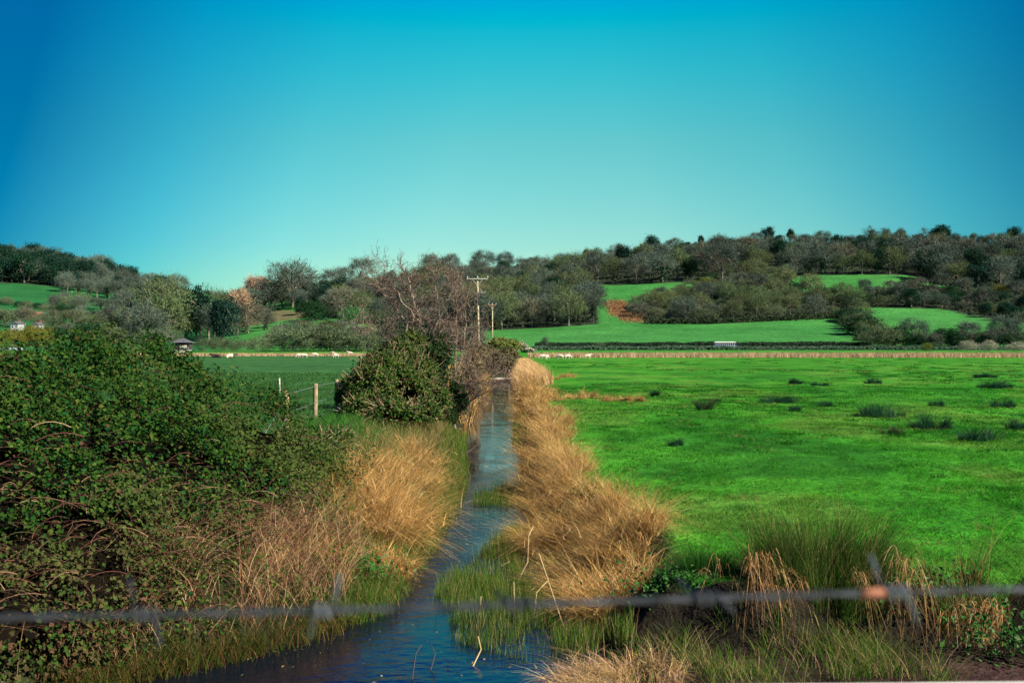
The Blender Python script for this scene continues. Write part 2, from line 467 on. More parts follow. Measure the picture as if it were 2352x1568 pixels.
def make_water():
    m, n, l, p = nodes_of("stream_water")
    p.inputs["Base Color"].default_value = (0.002, 0.004, 0.010, 1)
    p.inputs["Roughness"].default_value = 0.03; p.inputs["IOR"].default_value = 1.33
    p.inputs["Specular IOR Level"].default_value = 0.8
    t = n.new("ShaderNodeTexCoord"); mp = n.new("ShaderNodeMapping")
    mp.inputs["Scale"].default_value = (2.0, 3.2, 1)
    l.new(t.outputs["Object"], mp.inputs[0])
    z = n.new("ShaderNodeTexNoise"); z.inputs["Scale"].default_value = 2.4; z.inputs["Detail"].default_value = 4
    l.new(mp.outputs[0], z.inputs["Vector"])
    b = n.new("ShaderNodeBump"); b.inputs["Strength"].default_value = 0.6; b.inputs["Distance"].default_value = 0.035
    l.new(z.outputs["Fac"], b.inputs["Height"]); l.new(b.outputs[0], p.inputs["Normal"])
    sx = n.new("ShaderNodeSeparateXYZ"); l.new(t.outputs["Object"], sx.inputs[0])
    ms = n.new("ShaderNodeMapRange"); ms.inputs[1].default_value = 14; ms.inputs[2].default_value = 34; ms.inputs[3].default_value = 0.62; ms.inputs[4].default_value = 0.14
    zp = n.new("ShaderNodeTexNoise"); zp.inputs["Scale"].default_value = 0.9; zp.inputs["Detail"].default_value = 2; l.new(t.outputs["Object"], zp.inputs["Vector"])
    mp2 = n.new("ShaderNodeMapRange"); mp2.inputs[1].default_value = 0.38; mp2.inputs[2].default_value = 0.62; mp2.inputs[3].default_value = 0.3; mp2.inputs[4].default_value = 1.25
    l.new(zp.outputs["Fac"], mp2.inputs[0])
    mm = n.new("ShaderNodeMath"); mm.operation = 'MULTIPLY'
    l.new(sx.outputs[1], ms.inputs[0]); l.new(ms.outputs[0], mm.inputs[0]); l.new(mp2.outputs[0], mm.inputs[1]); l.new(mm.outputs[0], b.inputs["Strength"])
    y = np.concatenate([np.arange(-3, 30, 1.0), np.arange(30, 126, 3)])
    L = np.interp(y, *XL) - 0.9; Rr = np.interp(y, *XR) + 0.6
    V = np.concatenate([np.stack([L, y, np.full_like(y, WATER)], 1), np.stack([Rr, y, np.full_like(y, WATER)], 1)])
    k = len(y); i = np.arange(k - 1)
    o = link("stream", np_mesh("stream", V, [np.stack([i, i + k, i + k + 1, i + 1], 1)], [m], smooth=True))
    tag(o, kind="structure")
    mb = MB()
    p0, p1, p2, p3 = [hit(x, y, 100)[0] for x, y in ((-120, 806), (62, 805), (56, 799), (-120, 799))]
    mb.poly([(q[0], q[1], z1(q[0], q[1]) + 0.15) for q in (p0, p1, p2, p3)], [(0, 1, 2, 3)])
    tag(mb.build("lagoon", plain("pale_lagoon_water", (0.32, 0.36, 0.36), 0.35, scale=0.05)), kind="structure")
make_water()

# ------------------------------------------------------------------ vegetation builders
def pick(cols, w, n, var=0.2):
    c = np.array(cols)[rng.choice(len(cols), n, p=np.array(w) / np.sum(w))]
    return c * (1 + (rng.random((n, 1)) - 0.5) * 2 * var) * (1 + (rng.random((n, 3)) - 0.5) * 0.12)

def blades(base, h, ang, lean, droop, width, col, seg=3, bend=None):
    n = len(base); t = np.linspace(0, 1, seg + 1)
    d = np.stack([np.cos(ang), np.sin(ang), np.zeros(n)], 1)
    wa = rng.random(n) * np.pi * 2
    wd = np.stack([np.cos(wa), np.sin(wa), np.zeros(n)], 1)
    P = base[:, None] + d[:, None] * (h * lean)[:, None, None] * (0.35 * t + 0.65 * t ** 2)[None, :, None]
    P[:, :, 2] += h[:, None] * (t[None] - droop[:, None] * t[None] ** 2.2)
    if bend is not None:
        sd = np.stack([-np.sin(ang), np.cos(ang), np.zeros(n)], 1)
        P += sd[:, None] * (h * bend)[:, None, None] * (t ** 1.6 * (1.0 - 0.3 * t))[None, :, None]
    w = width[:, None] * (1 - 0.85 * t ** 1.5)[None] * 0.5
    A = P - wd[:, None] * w[..., None]; B = P + wd[:, None] * w[..., None]
    V = np.stack([A, B], 2).reshape(n, -1, 3)
    k = 2 * (seg + 1)
    o = np.arange(n)[:, None] * k
    Fs = [np.stack([o[:, 0] + 2 * s, o[:, 0] + 2 * s + 1, o[:, 0] + 2 * s + 3, o[:, 0] + 2 * s + 2], 1) for s in range(seg)]
    return V.reshape(-1, 3), np.concatenate(Fs), np.repeat(col, k, 0)

def blade_obj(name, parts, mat, parent=None):
    Vs, Fs, Cs, o = [], [], [], 0
    for V, Fq, C in parts:
        Vs.append(V); Fs.append(Fq + o); Cs.append(C); o += len(V)
    return link(name, np_mesh(name, np.concatenate(Vs), [np.concatenate(Fs)], [mat], np.concatenate(Cs)), parent)

def leaves(P, N, size, col, aspect=0.75, fold=0.35):
    n = len(P)
    N = N / (np.linalg.norm(N, axis=1, keepdims=True) + 1e-9)
    r = rng.normal(size=(n, 3))
    T = r - N * (r * N).sum(1, keepdims=True); T /= np.linalg.norm(T, axis=1, keepdims=True) + 1e-9
    B = np.cross(N, T)
    s = size[:, None]
    V = np.stack([P - T * s * 0.5, P + B * s * aspect * 0.5 + N * s * fold * 0.4, P + T * s * 0.5 - N * s * 0.15, P - B * s * aspect * 0.5 + N * s * fold * 0.4], 1)
    o = np.arange(n)[:, None] * 4
    Fq = np.concatenate([o + np.array([0, 1, 2]), o + np.array([0, 2, 3])])
    return V.reshape(-1, 3), Fq, np.repeat(col, 4, 0)

def prisms(P0, P1, R0, R1, col, sides=4, face=None):
    P0 = np.asarray(P0, float); P1 = np.asarray(P1, float); n = len(P0)
    R0 = np.asarray(R0, float); R1 = np.asarray(R1, float)
    T = P1 - P0; T /= np.linalg.norm(T, axis=1, keepdims=True) + 1e-9
    ref = np.where(np.abs(T[:, 2:3]) < 0.9, np.array([[0, 0, 1.0]]), np.array([[1.0, 0, 0]]))
    if sides == 2: ref = rng.normal(size=(n, 3)) if face is None else face
    A = np.cross(T, ref); A /= np.linalg.norm(A, axis=1, keepdims=True) + 1e-9
    B = np.cross(T, A)
    w = np.arange(sides) * 2 * np.pi / sides
    off = A[:, None] * np.cos(w)[None, :, None] + B[:, None] * np.sin(w)[None, :, None]
    V = np.concatenate([P0[:, None] + off * R0[:, None, None], P1[:, None] + off * R1[:, None, None]], 1)
    o = np.arange(n)[:, None] * 2 * sides
    if sides == 2:
        Fq = o + np.array([0, 1, 3, 2])
    else:
        Fq = np.concatenate([o + np.array([k, (k + 1) % sides, sides + (k + 1) % sides, sides + k]) for k in range(sides)])
    return V.reshape(-1, 3), Fq, np.repeat(col, 2 * sides, 0)

# ------------------------------------------------------------------ trees on the slopes
def unit(v): return v / (np.linalg.norm(v, axis=-1, keepdims=True) + 1e-9)

def tree_data(H, W, seed, twig_cols, leaf_cols=None, n_leaf=0, leaf_size=0.4, n_twig=38, trunk_h=0.34, cz=0.6, sz=0.42,
              n_main=10, n_sub=6, ivy=0, ivy_cols=None, shrub=False, twig_w=0.05, limb_col=(0.2, 0.17, 0.13)):
    """(V, quads, tris, col) for trunk-and-limb skeleton and for the crown"""
    g = np.random.default_rng(seed)
    c = np.array([0, 0, cz * H]); S = np.array([W / 2, W / 2, sz * H])
    dirs = g.normal(size=(n_main * 4, 3)); dirs[:, 2] = np.where(dirs[:, 2] < -0.35, -dirs[:, 2], dirs[:, 2]); dirs = unit(dirs)
    keep = [0]
    for i in range(1, len(dirs)):                       # spread the limbs out
        if len(keep) < n_main and np.all(dirs[keep] @ dirs[i] < 0.80): keep.append(i)
    dm = dirs[keep]
    lump = 0.62 + 0.5 * g.random(len(dm))
    M_ = c + dm * S * 0.55 * lump[:, None]
    th = 0.0 if shrub else trunk_h * H
    roots = np.stack([g.normal(size=len(dm)) * (0.1 * W if shrub else 0.0), g.normal(size=len(dm)) * (0.1 * W if shrub else 0.0),
                      th * (0.75 + 0.5 * g.random(len(dm)))], 1)
    sub_d = unit(np.repeat(dm, n_sub, 0) + g.normal(size=(len(dm) * n_sub, 3)) * 0.38)
    SB = c + sub_d * S * (np.repeat(lump, n_sub)[:, None] * (0.72 + 0.36 * g.random((len(sub_d), 1))))
    if shrub: SB[:, 2] = np.maximum(SB[:, 2], 0.06 * H)
    r0 = 0.028 * H if not shrub else 0.012 * H
    sk = []
    lc = np.array([limb_col])
    if not shrub:
        mid = np.array([[g.normal() * 0.02 * W, g.normal() * 0.02 * W, th]])
        sk.append(prisms(np.array([[0, 0, -0.8]]), mid, [r0 * 1.25], [r0 * 0.9], lc, 6))
        sk.append(prisms(mid, mid + [[0, 0, 0.3 * H]], [r0 * 0.9], [r0 * 0.35], lc, 5))
    sk.append(prisms(roots, M_, np.full(len(M_), r0 * 0.5), np.full(len(M_), r0 * 0.22), np.repeat(lc, len(M_), 0), 4))
    sk.append(prisms(np.repeat(M_, n_sub, 0), SB, np.full(len(SB), r0 * 0.2), np.full(len(SB), r0 * 0.08), np.repeat(lc, len(SB), 0), 3))
    n = len(SB) * n_twig
    o = np.repeat(SB, n_twig, 0) + g.normal(size=(n, 3)) * np.array([0.075 * W, 0.075 * W, 0.06 * H])
    if shrub: o[:, 2] = np.abs(o[:, 2])
    d = unit(unit((o - c) / S) + g.normal(size=(n, 3)) * 0.55 + np.array([0, 0, 0.3]))
    L = H * (0.05 + 0.07 * g.random(n))
    tc_ = np.array(twig_cols)[g.integers(0, len(twig_cols), n)] * (0.8 + 0.4 * g.random((n, 1)))
    cr = [prisms(o - d * L[:, None] * 0.4, o + d * L[:, None] * 0.6, np.full(n, twig_w), np.full(n, twig_w * 0.5), tc_, 2, unit((o - c) / S) + g.normal(size=(n, 3)) * 0.33)]
    lf = []
    if n_leaf:
        k = len(SB) * n_leaf
        P = np.repeat(SB, n_leaf, 0) + g.normal(size=(k, 3)) * np.array([0.085 * W, 0.085 * W, 0.07 * H])
        if shrub: P[:, 2] = np.abs(P[:, 2])
        N = unit((P - c) / S) + g.normal(size=(k, 3)) * 0.6
        lf.append(leaves(P, N, leaf_size * (0.6 + 0.8 * g.random(k)), np.array(leaf_cols)[g.integers(0, len(leaf_cols), k)] * (0.75 + 0.5 * g.random((k, 1)))))
    if ivy:
        k = ivy
        zz = g.random(k) ** 0.8 * 0.78 * H; a = g.random(k) * 6.28; rr = (0.07 + 0.06 * np.sin(zz * 1.3 + seed)) * W * (0.6 + 0.6 * g.random(k)) * (1.1 - 0.6 * zz / H)
        side = np.array(M_)[g.integers(0, len(M_), k)] * (g.random((k, 1)) < 0.45)
        P = np.stack([rr * np.cos(a), rr * np.sin(a), zz], 1)
        f = g.random((k, 1)); on = (side != 0).any(1, keepdims=True)
        P = np.where(on, np.array([[0, 0, th]]) + (side - [[0, 0, th]]) * f + g.normal(size=(k, 3)) * 0.045 * W, P)
        lf.append(leaves(P, g.normal(size=(k, 3)) + np.array([0, 0, 0.5]), leaf_size * (0.7 + 0.6 * g.random(k)), np.array(ivy_cols)[g.integers(0, len(ivy_cols), k)] * (0.7 + 0.6 * g.random((k, 1)))))
    return sk, cr, lf

def merge(groups):
    """groups: list of (list of (V,F,C), material index)"""
    Vs, Fs, Cs, Ms, o = [], [], [], [], 0
    for parts, mi in groups:
        for V, Fq, C in parts:
            Vs.append(V); Fs.append(Fq + o); Cs.append(C); Ms.append(np.full(len(Fq), mi)); o += len(V)
    return np.concatenate(Vs), Fs, np.concatenate(Cs), Ms

GREYB = [(0.078, 0.104, 0.074), (0.055, 0.082, 0.064), (0.108, 0.130, 0.088)]
BROWNB = [(0.112, 0.108, 0.068), (0.085, 0.090, 0.060), (0.138, 0.130, 0.084)]
PINKB = [(0.30, 0.17, 0.11), (0.25, 0.14, 0.10), (0.33, 0.21, 0.14)]
OLIVE = [(0.100, 0.130, 0.050), (0.130, 0.155, 0.066), (0.075, 0.108, 0.046)]
DARKG = [(0.012, 0.040, 0.022), (0.018, 0.052, 0.024), (0.010, 0.030, 0.022)]
IVYG = [(0.014, 0.045, 0.018), (0.022, 0.062, 0.022)]
YELG = [(0.13, 0.135, 0.022), (0.09, 0.115, 0.02), (0.16, 0.15, 0.03)]
LIMEG = [(0.06, 0.17, 0.035), (0.09, 0.20, 0.05)]
PALEG = [(0.30, 0.29, 0.19), (0.22, 0.24, 0.14), (0.36, 0.33, 0.25)]
SPEC = {   # kind: (name, words, category, keyword arguments, height, width, spread per height)
 'bare':  ('bare_tree', 'grey bare tree', 'tree', dict(H=12, W=13, twig_cols=GREYB, n_twig=62, trunk_h=0.22, cz=0.55, sz=0.46, n_main=15), 3),
 'brown': ('bare_tree', 'warm brown bare tree', 'tree', dict(H=12, W=13, twig_cols=BROWNB, n_twig=62, trunk_h=0.22, cz=0.55, sz=0.46, n_main=13), 2),
 'pink':  ('bare_tree', 'pinkish bare tree', 'tree', dict(H=12, W=10, twig_cols=PINKB, n_twig=60, twig_w=0.06), 2),
 'olive': ('budding_tree', 'olive budding tree', 'tree', dict(H=12, W=13, twig_cols=OLIVE, leaf_cols=OLIVE, n_leaf=30, leaf_size=0.36, n_twig=34, trunk_h=0.24, cz=0.55, sz=0.46, n_main=15), 3),
 'ivy':   ('ivy_clad_tree', 'dark ivy-clad tree', 'tree', dict(H=12, W=11, twig_cols=GREYB, n_twig=40, trunk_h=0.25, cz=0.56, sz=0.45, ivy=1300, ivy_cols=IVYG, leaf_size=0.5), 3),
 'ever':  ('evergreen_tree', 'dense dark evergreen', 'tree', dict(H=12, W=10, twig_cols=DARKG, leaf_cols=DARKG, n_leaf=55, leaf_size=0.55, n_twig=8, trunk_h=0.2, cz=0.52, sz=0.5), 3),
 'pine':  ('pine_tree', 'dark round-headed pine', 'pine', dict(H=12, W=8.5, twig_cols=DARKG, leaf_cols=DARKG, n_leaf=60, leaf_size=0.5, n_twig=6, trunk_h=0.38, cz=0.66, sz=0.36), 2),
 'shrub': ('scrub_bush', 'grey-olive bush', 'bush', dict(H=7, W=11, twig_cols=GREYB + OLIVE, leaf_cols=OLIVE, n_leaf=16, leaf_size=0.4, n_twig=42, shrub=True, cz=0.42, sz=0.56), 3),
 'brownshrub': ('scrub_bush', 'brown leafless bush', 'bush', dict(H=7, W=11, twig_cols=BROWNB + GREYB, n_twig=60, twig_w=0.06, shrub=True, cz=0.42, sz=0.56), 2),
 'paleshrub': ('blossoming_bush', 'pale blossoming bush', 'bush', dict(H=7, W=10, twig_cols=PALEG, leaf_cols=PALEG, n_leaf=26, leaf_size=0.36, n_twig=20, shrub=True, cz=0.42, sz=0.56), 2),
 'yellow': ('willow_bush', 'yellow-green bush', 'bush', dict(H=7, W=10, twig_cols=YELG, leaf_cols=YELG, n_leaf=34, leaf_size=0.42, n_twig=16, shrub=True, cz=0.42, sz=0.56), 2),
 'lime':  ('budding_tree', 'fresh green budding tree', 'tree', dict(H=12, W=11, twig_cols=LIMEG + GREYB, leaf_cols=LIMEG, n_leaf=26, leaf_size=0.4, n_twig=20, cz=0.55, sz=0.48), 1),
 'darkshrub': ('dark_bush', 'dark green bush', 'bush', dict(H=7, W=10, twig_cols=DARKG, leaf_cols=IVYG, n_leaf=50, leaf_size=0.42, n_twig=8, shrub=True, cz=0.42, sz=0.56), 2),
}
TREES = {}
for ki, (k, (nm, wd, ct, kw, nv)) in enumerate(SPEC.items()):
    TREES[k] = []
    for s in range(nv):
        sk, cr, lf = tree_data(seed=ki * 17 + s * 5 + 3, **kw)
        V, Fs, C, Ms = merge([(sk, 0), (cr, 1), (lf, 2)])
        whole = np_mesh(nm, V, Fs, [M_FARTWIG, M_FARTWIG, M_FAR], C, Ms)
        V, Fs, C, Ms = merge([(sk, 0)])
        trunk = np_mesh("trunk", V, Fs, [M_FARTWIG], C, Ms)
        V, Fs, C, Ms = merge([(cr, 0), (lf, 1)])
        crown = np_mesh("crown", V, Fs, [M_FARTWIG, M_FAR], C, Ms)
        TREES[k].append((whole, trunk, crown))

PLACED = []
def plant(kind, pos, h, label=None, group=None, wide=1.0, parts=False, bucket=None, sink=0.0):
    nm, wd, ct, kw, nv = SPEC[kind]
    whole, trunk, crown = TREES[kind][rng.integers(0, nv)]
    s = h / kw['H']
    if parts:
        o = bpy.data.objects.new(nm, None); COL.objects.link(o)
        link("trunk" if not kw.get('shrub') else "stems", trunk, o); link("crown" if not kw.get('shrub') else "foliage", crown, o)
    else:
        o = link(nm, whole)
    o.location = (pos[0], pos[1], pos[2] - sink)
    o.rotation_euler = (0, 0, rng.random() * 6.28)
    o.scale = (s * wide, s * wide, s)
    tag(o, label, ct, group)
    PLACED.append((o, kind, bucket, pos))
    return o

def scatter(poly, dx, dy, kinds, weights, hrange, bucket_of, group, seed, tries=2500, wide=(0.9, 1.2), maxn=999, top=None):
    g = np.random.default_rng(seed)
    xs = [p[0] for p in poly]; ys = [p[1] for p in poly]
    c = np.stack([g.uniform(min(xs), max(xs), tries), g.uniform(min(ys), max(ys), tries)], 1)
    c = c[inpoly(c[:, 0], c[:, 1], poly)]
    kept = []
    for q in c:
        if all(((q[0] - k[0]) / dx) ** 2 + ((q[1] - k[1]) / dy) ** 2 > 1 for k in kept): kept.append(q)
        if len(kept) >= maxn: break
    P = hit([k[0] for k in kept], [k[1] for k in kept], 200)
    for q, p in zip(kept, P):
        kind = kinds[g.choice(len(kinds), p=np.array(weights) / sum(weights))]
        wd_ = g.uniform(*wide)
        hh = g.uniform(*hrange) * (np.interp(q[1] - np.interp(q[0], *top), [4, 34], [0.50, 1.0]) if top else 1) * (0.62 if SPEC[kind][3].get('shrub') else 1)
        plant(kind, p, hh, None, group, wd_, bucket=(bucket_of(q[0], q[1]), kind))
    return P

def b_upper(x, y):
    if x < 1480: return "above the brown bracken patch"
    if x < 1640: return "above the upper strip of grass"
    if x < 1760: return "just left of the lone pines"
    if x < 1860: return "in the wood below the lone pines"
    if x < 1980: return "above the small upper field's left half"
    if x < 2110: return "above the small upper field's right half"
    if x < 2230: return "near the ridge's tallest clump"
    return "at the right end of the ridge wood"
def b_mid(x, y):
    if x < 1560: return "in the copse beside the bracken"
    if x < 1700: return "in the middle copse's left half"
    if x < 1830: return "in the copse directly above the tram"
    return "at the middle copse's right end"
def b_right(x, y):
    if x < 2130: return "between the two right-hand fields"
    if x < 2250: return "above the right-hand field's corner"
    return "at the right edge below the ridge"
def b_left(x, y):
    lo = "on the lower" if y > 700 else "on the upper"
    if x < 800: return lo + " slope left of the leaning tree"
    if x < 930: return lo + " slope behind the leaning tree's left"
    if x < 1080: return lo + " slope behind the leaning tree's top"
    if x < 1170: return lo + " slope behind the utility poles"
    if x < 1270: return lo + " slope right of the utility poles"
    return lo + " slope beside the grass gap"
def b_top(x, y):
    return "on the far left hilltop"

scatter(W_UPPER, 27, 11, ['bare', 'brown', 'ivy', 'ever', 'olive'], [5, 1.2, 5, 4.0, 2.8], (13, 20), b_upper, "trees of the ridge wood on the right", 11, top=([1335, 1500, 1700, 1900, 2060, 2200, 2420], [596, 582, 562, 558, 554, 552, 555]))
scatter(W_MID, 28, 11, ['shrub', 'brownshrub', 'olive', 'bare', 'darkshrub'], [5, 1.3, 3, 1.5, 1.6], (8.5, 13), b_mid, "bushes and trees of the middle copse", 12)
scatter(W_RIGHT, 30, 11, ['shrub', 'brownshrub', 'bare', 'ever', 'yellow', 'darkshrub'], [3, 2, 2, 1.0, 0.6, 2.4], (7, 11), b_right, "scrub on the right of the slope", 13)
scatter(W_LEFT, 30, 12, ['bare', 'brown', 'olive', 'ivy', 'shrub', 'ever'], [5, 1.2, 3.5, 3.5, 2, 2.0], (12, 18), b_left, "trees of the long wooded slope", 14, top=([690, 800, 900, 1000, 1150, 1345], [668, 660, 640, 626, 614, 600]))
scatter(W_HILLTOP, 17, 7, ['ever', 'bare', 'ivy'], [4, 1, 1], (20, 30), b_top, "trees of the far left hilltop wood", 15)

def rowof(pts, kinds, hr, bucket, group, n, jitter=(4, 2), dmin=200, wide=(0.9, 1.2), seed=0):
    g = np.random.default_rng(seed)
    pts = np.array(pts, float)
    L = np.concatenate([[0], np.cumsum(np.hypot(*np.diff(pts, axis=0).T))])
    t = (np.arange(n) + 0.5) / n * L[-1]
    xs = np.interp(t, L, pts[:, 0]) + g.normal(size=n) * jitter[0]; ys = np.interp(t, L, pts[:, 1]) + g.normal(size=n) * jitter[1]
    for x, y, p in zip(xs, ys, hit(xs, ys, dmin)):
        k = kinds[g.integers(0, len(kinds))]
        plant(k, p, g.uniform(*hr), None, group, g.uniform(*wide), bucket=(bucket, k))
# left hill: lower wood, hedgerows across its fields
scatter([(150, 648), (230, 650), (330, 662), (400, 668), (430, 690), (330, 690), (220, 688), (150, 672)], 20, 7, ['bare', 'shrub', 'ivy', 'ever'], [4, 2, 2, 1.4], (14, 22),
        lambda x, y: "on the far left hill's shoulder", "scrub on the far left hill", 21)
rowof([(-60, 690), (60, 706), (160, 722), (250, 738)], ['darkshrub', 'shrub'], (4, 6), "in the far left hill's long hedge", "hedgerow bushes on the far left hill", 20, (3, 1), seed=22)
rowof([(110, 708), (150, 704), (200, 712), (250, 716)], ['bare', 'shrub', 'ivy'], (8, 12), "in the far left hill's middle clump", "clump on the far left hill", 9, (8, 4), seed=23)
rowof([(250, 700), (300, 700), (340, 704)], ['darkshrub', 'shrub'], (4, 6), "in the far left hill's short hedge", "hedgerow bushes on the far left hill", 8, (4, 1), seed=24)
rowof([(-40, 752), (60, 750), (150, 755), (250, 762), (330, 768)], ['brown', 'pink', 'bare', 'shrub'], (9, 13), "in the belt behind the big bramble", "trees at the foot of the far left hill", 17, (9, 4), seed=25)
rowof([(-30, 797), (40, 796), (110, 794)], ['yellow'], (6, 8.5), "at the left edge beyond the lagoon", "yellow bushes beyond the lagoon", 7, (5, 1), 150, (0.7, 0.9), seed=26)

scatter([(560, 704), (690, 676), (700, 706), (640, 714), (570, 724)], 26, 9, ['bare', 'brown', 'ivy', 'olive'], [3, 1, 2, 1], (13, 19),
        lambda x, y: "at the ridge's left end behind the round pinkish tree", "trees of the long wooded slope", 27)
rowof([(255, 772), (330, 776), (420, 778), (500, 776), (560, 764), (610, 748)], ['bare', 'ivy', 'brown', 'olive'], (12, 18), "in the belt around the tall olive tree", "belt of trees left of the ridge", 15, (6, 5), 200, seed=28)
rowof([(1938, 736), (1962, 752), (1985, 772), (1992, 786)], ['shrub', 'darkshrub', 'olive'], (5, 9), "in the hedge between the lower right fields", "hedge between the lower right fields", 14, (3, 2), 300, seed=29)
rowof([(1990, 797), (2080, 797), (2180, 797), (2280, 798), (2380, 798)], ['darkshrub', 'brownshrub', 'darkshrub', 'shrub'], (4, 7), "in the dark row behind the tramway hedge's right end", "dark bushes at the right end of the tramway", 20, (5, 1), 250, seed=30)
# named trees left of the leaning tree: (kind, px, base py, height px, width factor, label)
BIG = [
 ('olive', 384, 785, 128, 0.95, "tall spreading olive-budded tree with pale trunk, left behind the wooden hide"),
 ('ever', 322, 772, 92, 0.85, "dark evergreen left of the tall olive tree, above the big bramble's top"),
 ('bare', 300, 752, 78, 1.1, "soft grey bare tree at the left foot of the hill, beyond the dark evergreen"),
 ('ever', 452, 782, 118, 0.75, "dark tall evergreen directly right of the tall olive tree"),
 ('ever', 512, 790, 102, 0.85, "dark broad evergreen above the wooden hide's right, beside the meadow"),
 ('olive', 492, 776, 100, 0.8, "olive-green tree standing between the two dark evergreens"),
 ('pink', 545, 768, 108, 0.75, "narrow pinkish brown tree right of the dark evergreens"),
 ('pink', 592, 712, 82, 0.95, "round pinkish tree standing out above the meadow at the left end of the ridge"),
 ('bare', 672, 706, 100, 1.1, "large bare spreading tree on the ridge's left end, right of the round pinkish one"),
 ('ivy', 622, 716, 84, 0.7, "dark ivy-clad tree between the round pinkish tree and the large bare one"),
 ('ever', 578, 738, 56, 0.55, "small dark narrow evergreen under the round pinkish tree"),
 ('bare', 760, 672, 55, 0.9, "bare tree on the skyline left of the leaning tree, its crown against the sky"),
 ('bare', 828, 650, 58, 0.95, "bare domed tree on the skyline nearest the leaning tree's left side"),
 ('bare', 795, 662, 46, 0.9, "small bare skyline tree between two larger ones left of the leaning tree"),
 ('bare', 470, 664, 26, 1.6, "low bare grey tree on the far left skyline, first of three in the dip"),
 ('bare', 508, 668, 30, 1.2, "bare grey tree on the skyline in the dip, second of three"),
 ('bare', 412, 660, 16, 1.6, "low bare grey tree on the skyline at the far left hill's right end"),
 ('lime', 812, 760, 56, 1.2, "fresh green budding tree among grey willow scrub left of the leaning tree"),
 ('olive', 818, 806, 42, 1.0, "small golden olive tree at the right end of the grey willow scrub"),
 ('darkshrub', 716, 738, 46, 1.1, "dark tree mass below the green sliver of meadow"),
 ('ever', 690, 722, 40, 0.8, "dark evergreen beside the green sliver of meadow"),
 ('brown', 612, 752, 24, 1.5, "low brown bush on the rough meadow"),
 ('bare', 990, 632, 46, 1.3, "broad warm bare tree on the skyline just right of the leaning tree's top"),
 ('bare', 1035, 628, 42, 1.0, "bare domed tree on the skyline left of the tall utility pole's crossarm"),
 ('bare', 1110, 620, 42, 1.2, "bare round tree on the skyline above the tall utility pole"),
 ('bare', 1160, 616, 36, 1.0, "bare tree on the skyline right of the tall utility pole"),
 ('ivy', 1422, 586, 32, 1.0, "ivy-clad tree standing up from the skyline left of the tall dark crown"),
 ('ever', 1498, 582, 42, 1.0, "tall dark crown with a bare top breaking the skyline left of the small pine"),
 ('bare', 1550, 574, 30, 1.1, "bare tree silhouetted on the skyline between the dark crown and the small pine"),
 ('pine', 1610, 562, 30, 0.6, "small narrow pine on the skyline among bare trees"),
 ('bare', 1650, 562, 24, 1.2, "low bare tree on the skyline right of the small narrow pine"),
 ('pine', 1765, 556, 37, 0.95, "larger lone pine on the skyline, dark and round"),
 ('bare', 1740, 556, 28, 1.0, "bare bush on the skyline leaning on the larger lone pine"),
 ('pine', 1816, 549, 30, 0.75, "smaller lone pine with a clear trunk on the skyline"),
 ('bare', 1890, 552, 26, 1.3, "bare domed tree on the skyline right of the smaller lone pine"),
 ('ivy', 2000, 556, 34, 1.1, "ivy-clad tree on the skyline, left of the row of three"),
 ('ivy', 2035, 556, 32, 0.9, "ivy-clad tree on the skyline, middle of the row of three"),
 ('ivy', 2070, 556, 32, 0.9, "ivy-clad tree on the skyline, right of the row of three"),
 ('ever', 2160, 566, 48, 1.2, "tallest dark clump on the skyline at the right"),
 ('ever', 2330, 558, 36, 1.0, "dark tree on the skyline at the right edge"),
 ('bare', 1660, 645, 88, 0.85, "large grey domed tree at the ridge wood's edge above the strip of grass"),
 ('olive', 1300, 690, 60, 1.5, "big rounded olive-grey tree at the corner of the grass gap"),
 ('yellow', 1620, 668, 30, 1.0, "yellowish bush at the top left corner of the middle copse"),
 ('olive', 1935, 630, 42, 0.9, "pale golden-green tree at the wood edge above the small upper field"),
 ('shrub', 1965, 712, 34, 0.8, "grey-green tree at the top of the hedge between the two lower right fields"),
 ('olive', 1985, 742, 42, 0.7, "olive bush halfway down the hedge between the two lower right fields"),
 ('shrub', 1996, 772, 34, 0.7, "warm olive bush low in the hedge between the two lower right fields"),
 ('darkshrub', 1962, 745, 30, 0.5, "dark bush in the hedge between the two lower right fields"),
 ('darkshrub', 1985, 782, 26, 0.8, "dark bush at the foot of the hedge between the two lower right fields"),
 ('bare', 2096, 790, 56, 1.1, "spreading bare tree standing alone in front of the right-hand field"),
 ('bare', 2220, 786, 48, 1.1, "low bare tree at the right in front of the field's corner"),
 ('bare', 2300, 786, 58, 1.0, "tall thin bare tree right of the low one, near the right edge"),
 ('ivy', 2335, 786, 62, 0.9, "ivy-wrapped tree at the right edge in front of the field"),
 ('darkshrub', 2045, 795, 30, 1.0, "dark bush left of the spreading bare tree, behind the tramway hedge"),
 ('darkshrub', 2100, 797, 22, 1.2, "dark low bush under the spreading bare tree"),
 ('darkshrub', 2180, 795, 32, 1.1, "dark bush between the spreading bare tree and the pale blossom"),
 ('paleshrub', 2225, 806, 26, 1.1, "pale blossoming bush, leftmost of three at the right edge"),
 ('paleshrub', 2272, 807, 28, 1.0, "pale blossoming bush, middle of three at the right edge"),
 ('paleshrub', 2335, 807, 24, 1.3, "pale blossoming bush, rightmost of three at the right edge"),
 ('yellow', 2130, 806, 20, 0.9, "small yellow-green bush behind the tramway hedge at the right"),
 ('ivy', 1252, 800, 28, 0.7, "small dark thorn tree standing above the tramway hedge, right of the stream"),
 ('darkshrub', 1632, 797, 14, 1.2, "rounded dark bush on the tramway hedge left of the tram"),
 ('shrub', 1375, 797, 12, 1.4, "low grey bush on the tramway hedge in line with the bracken patch"),
]
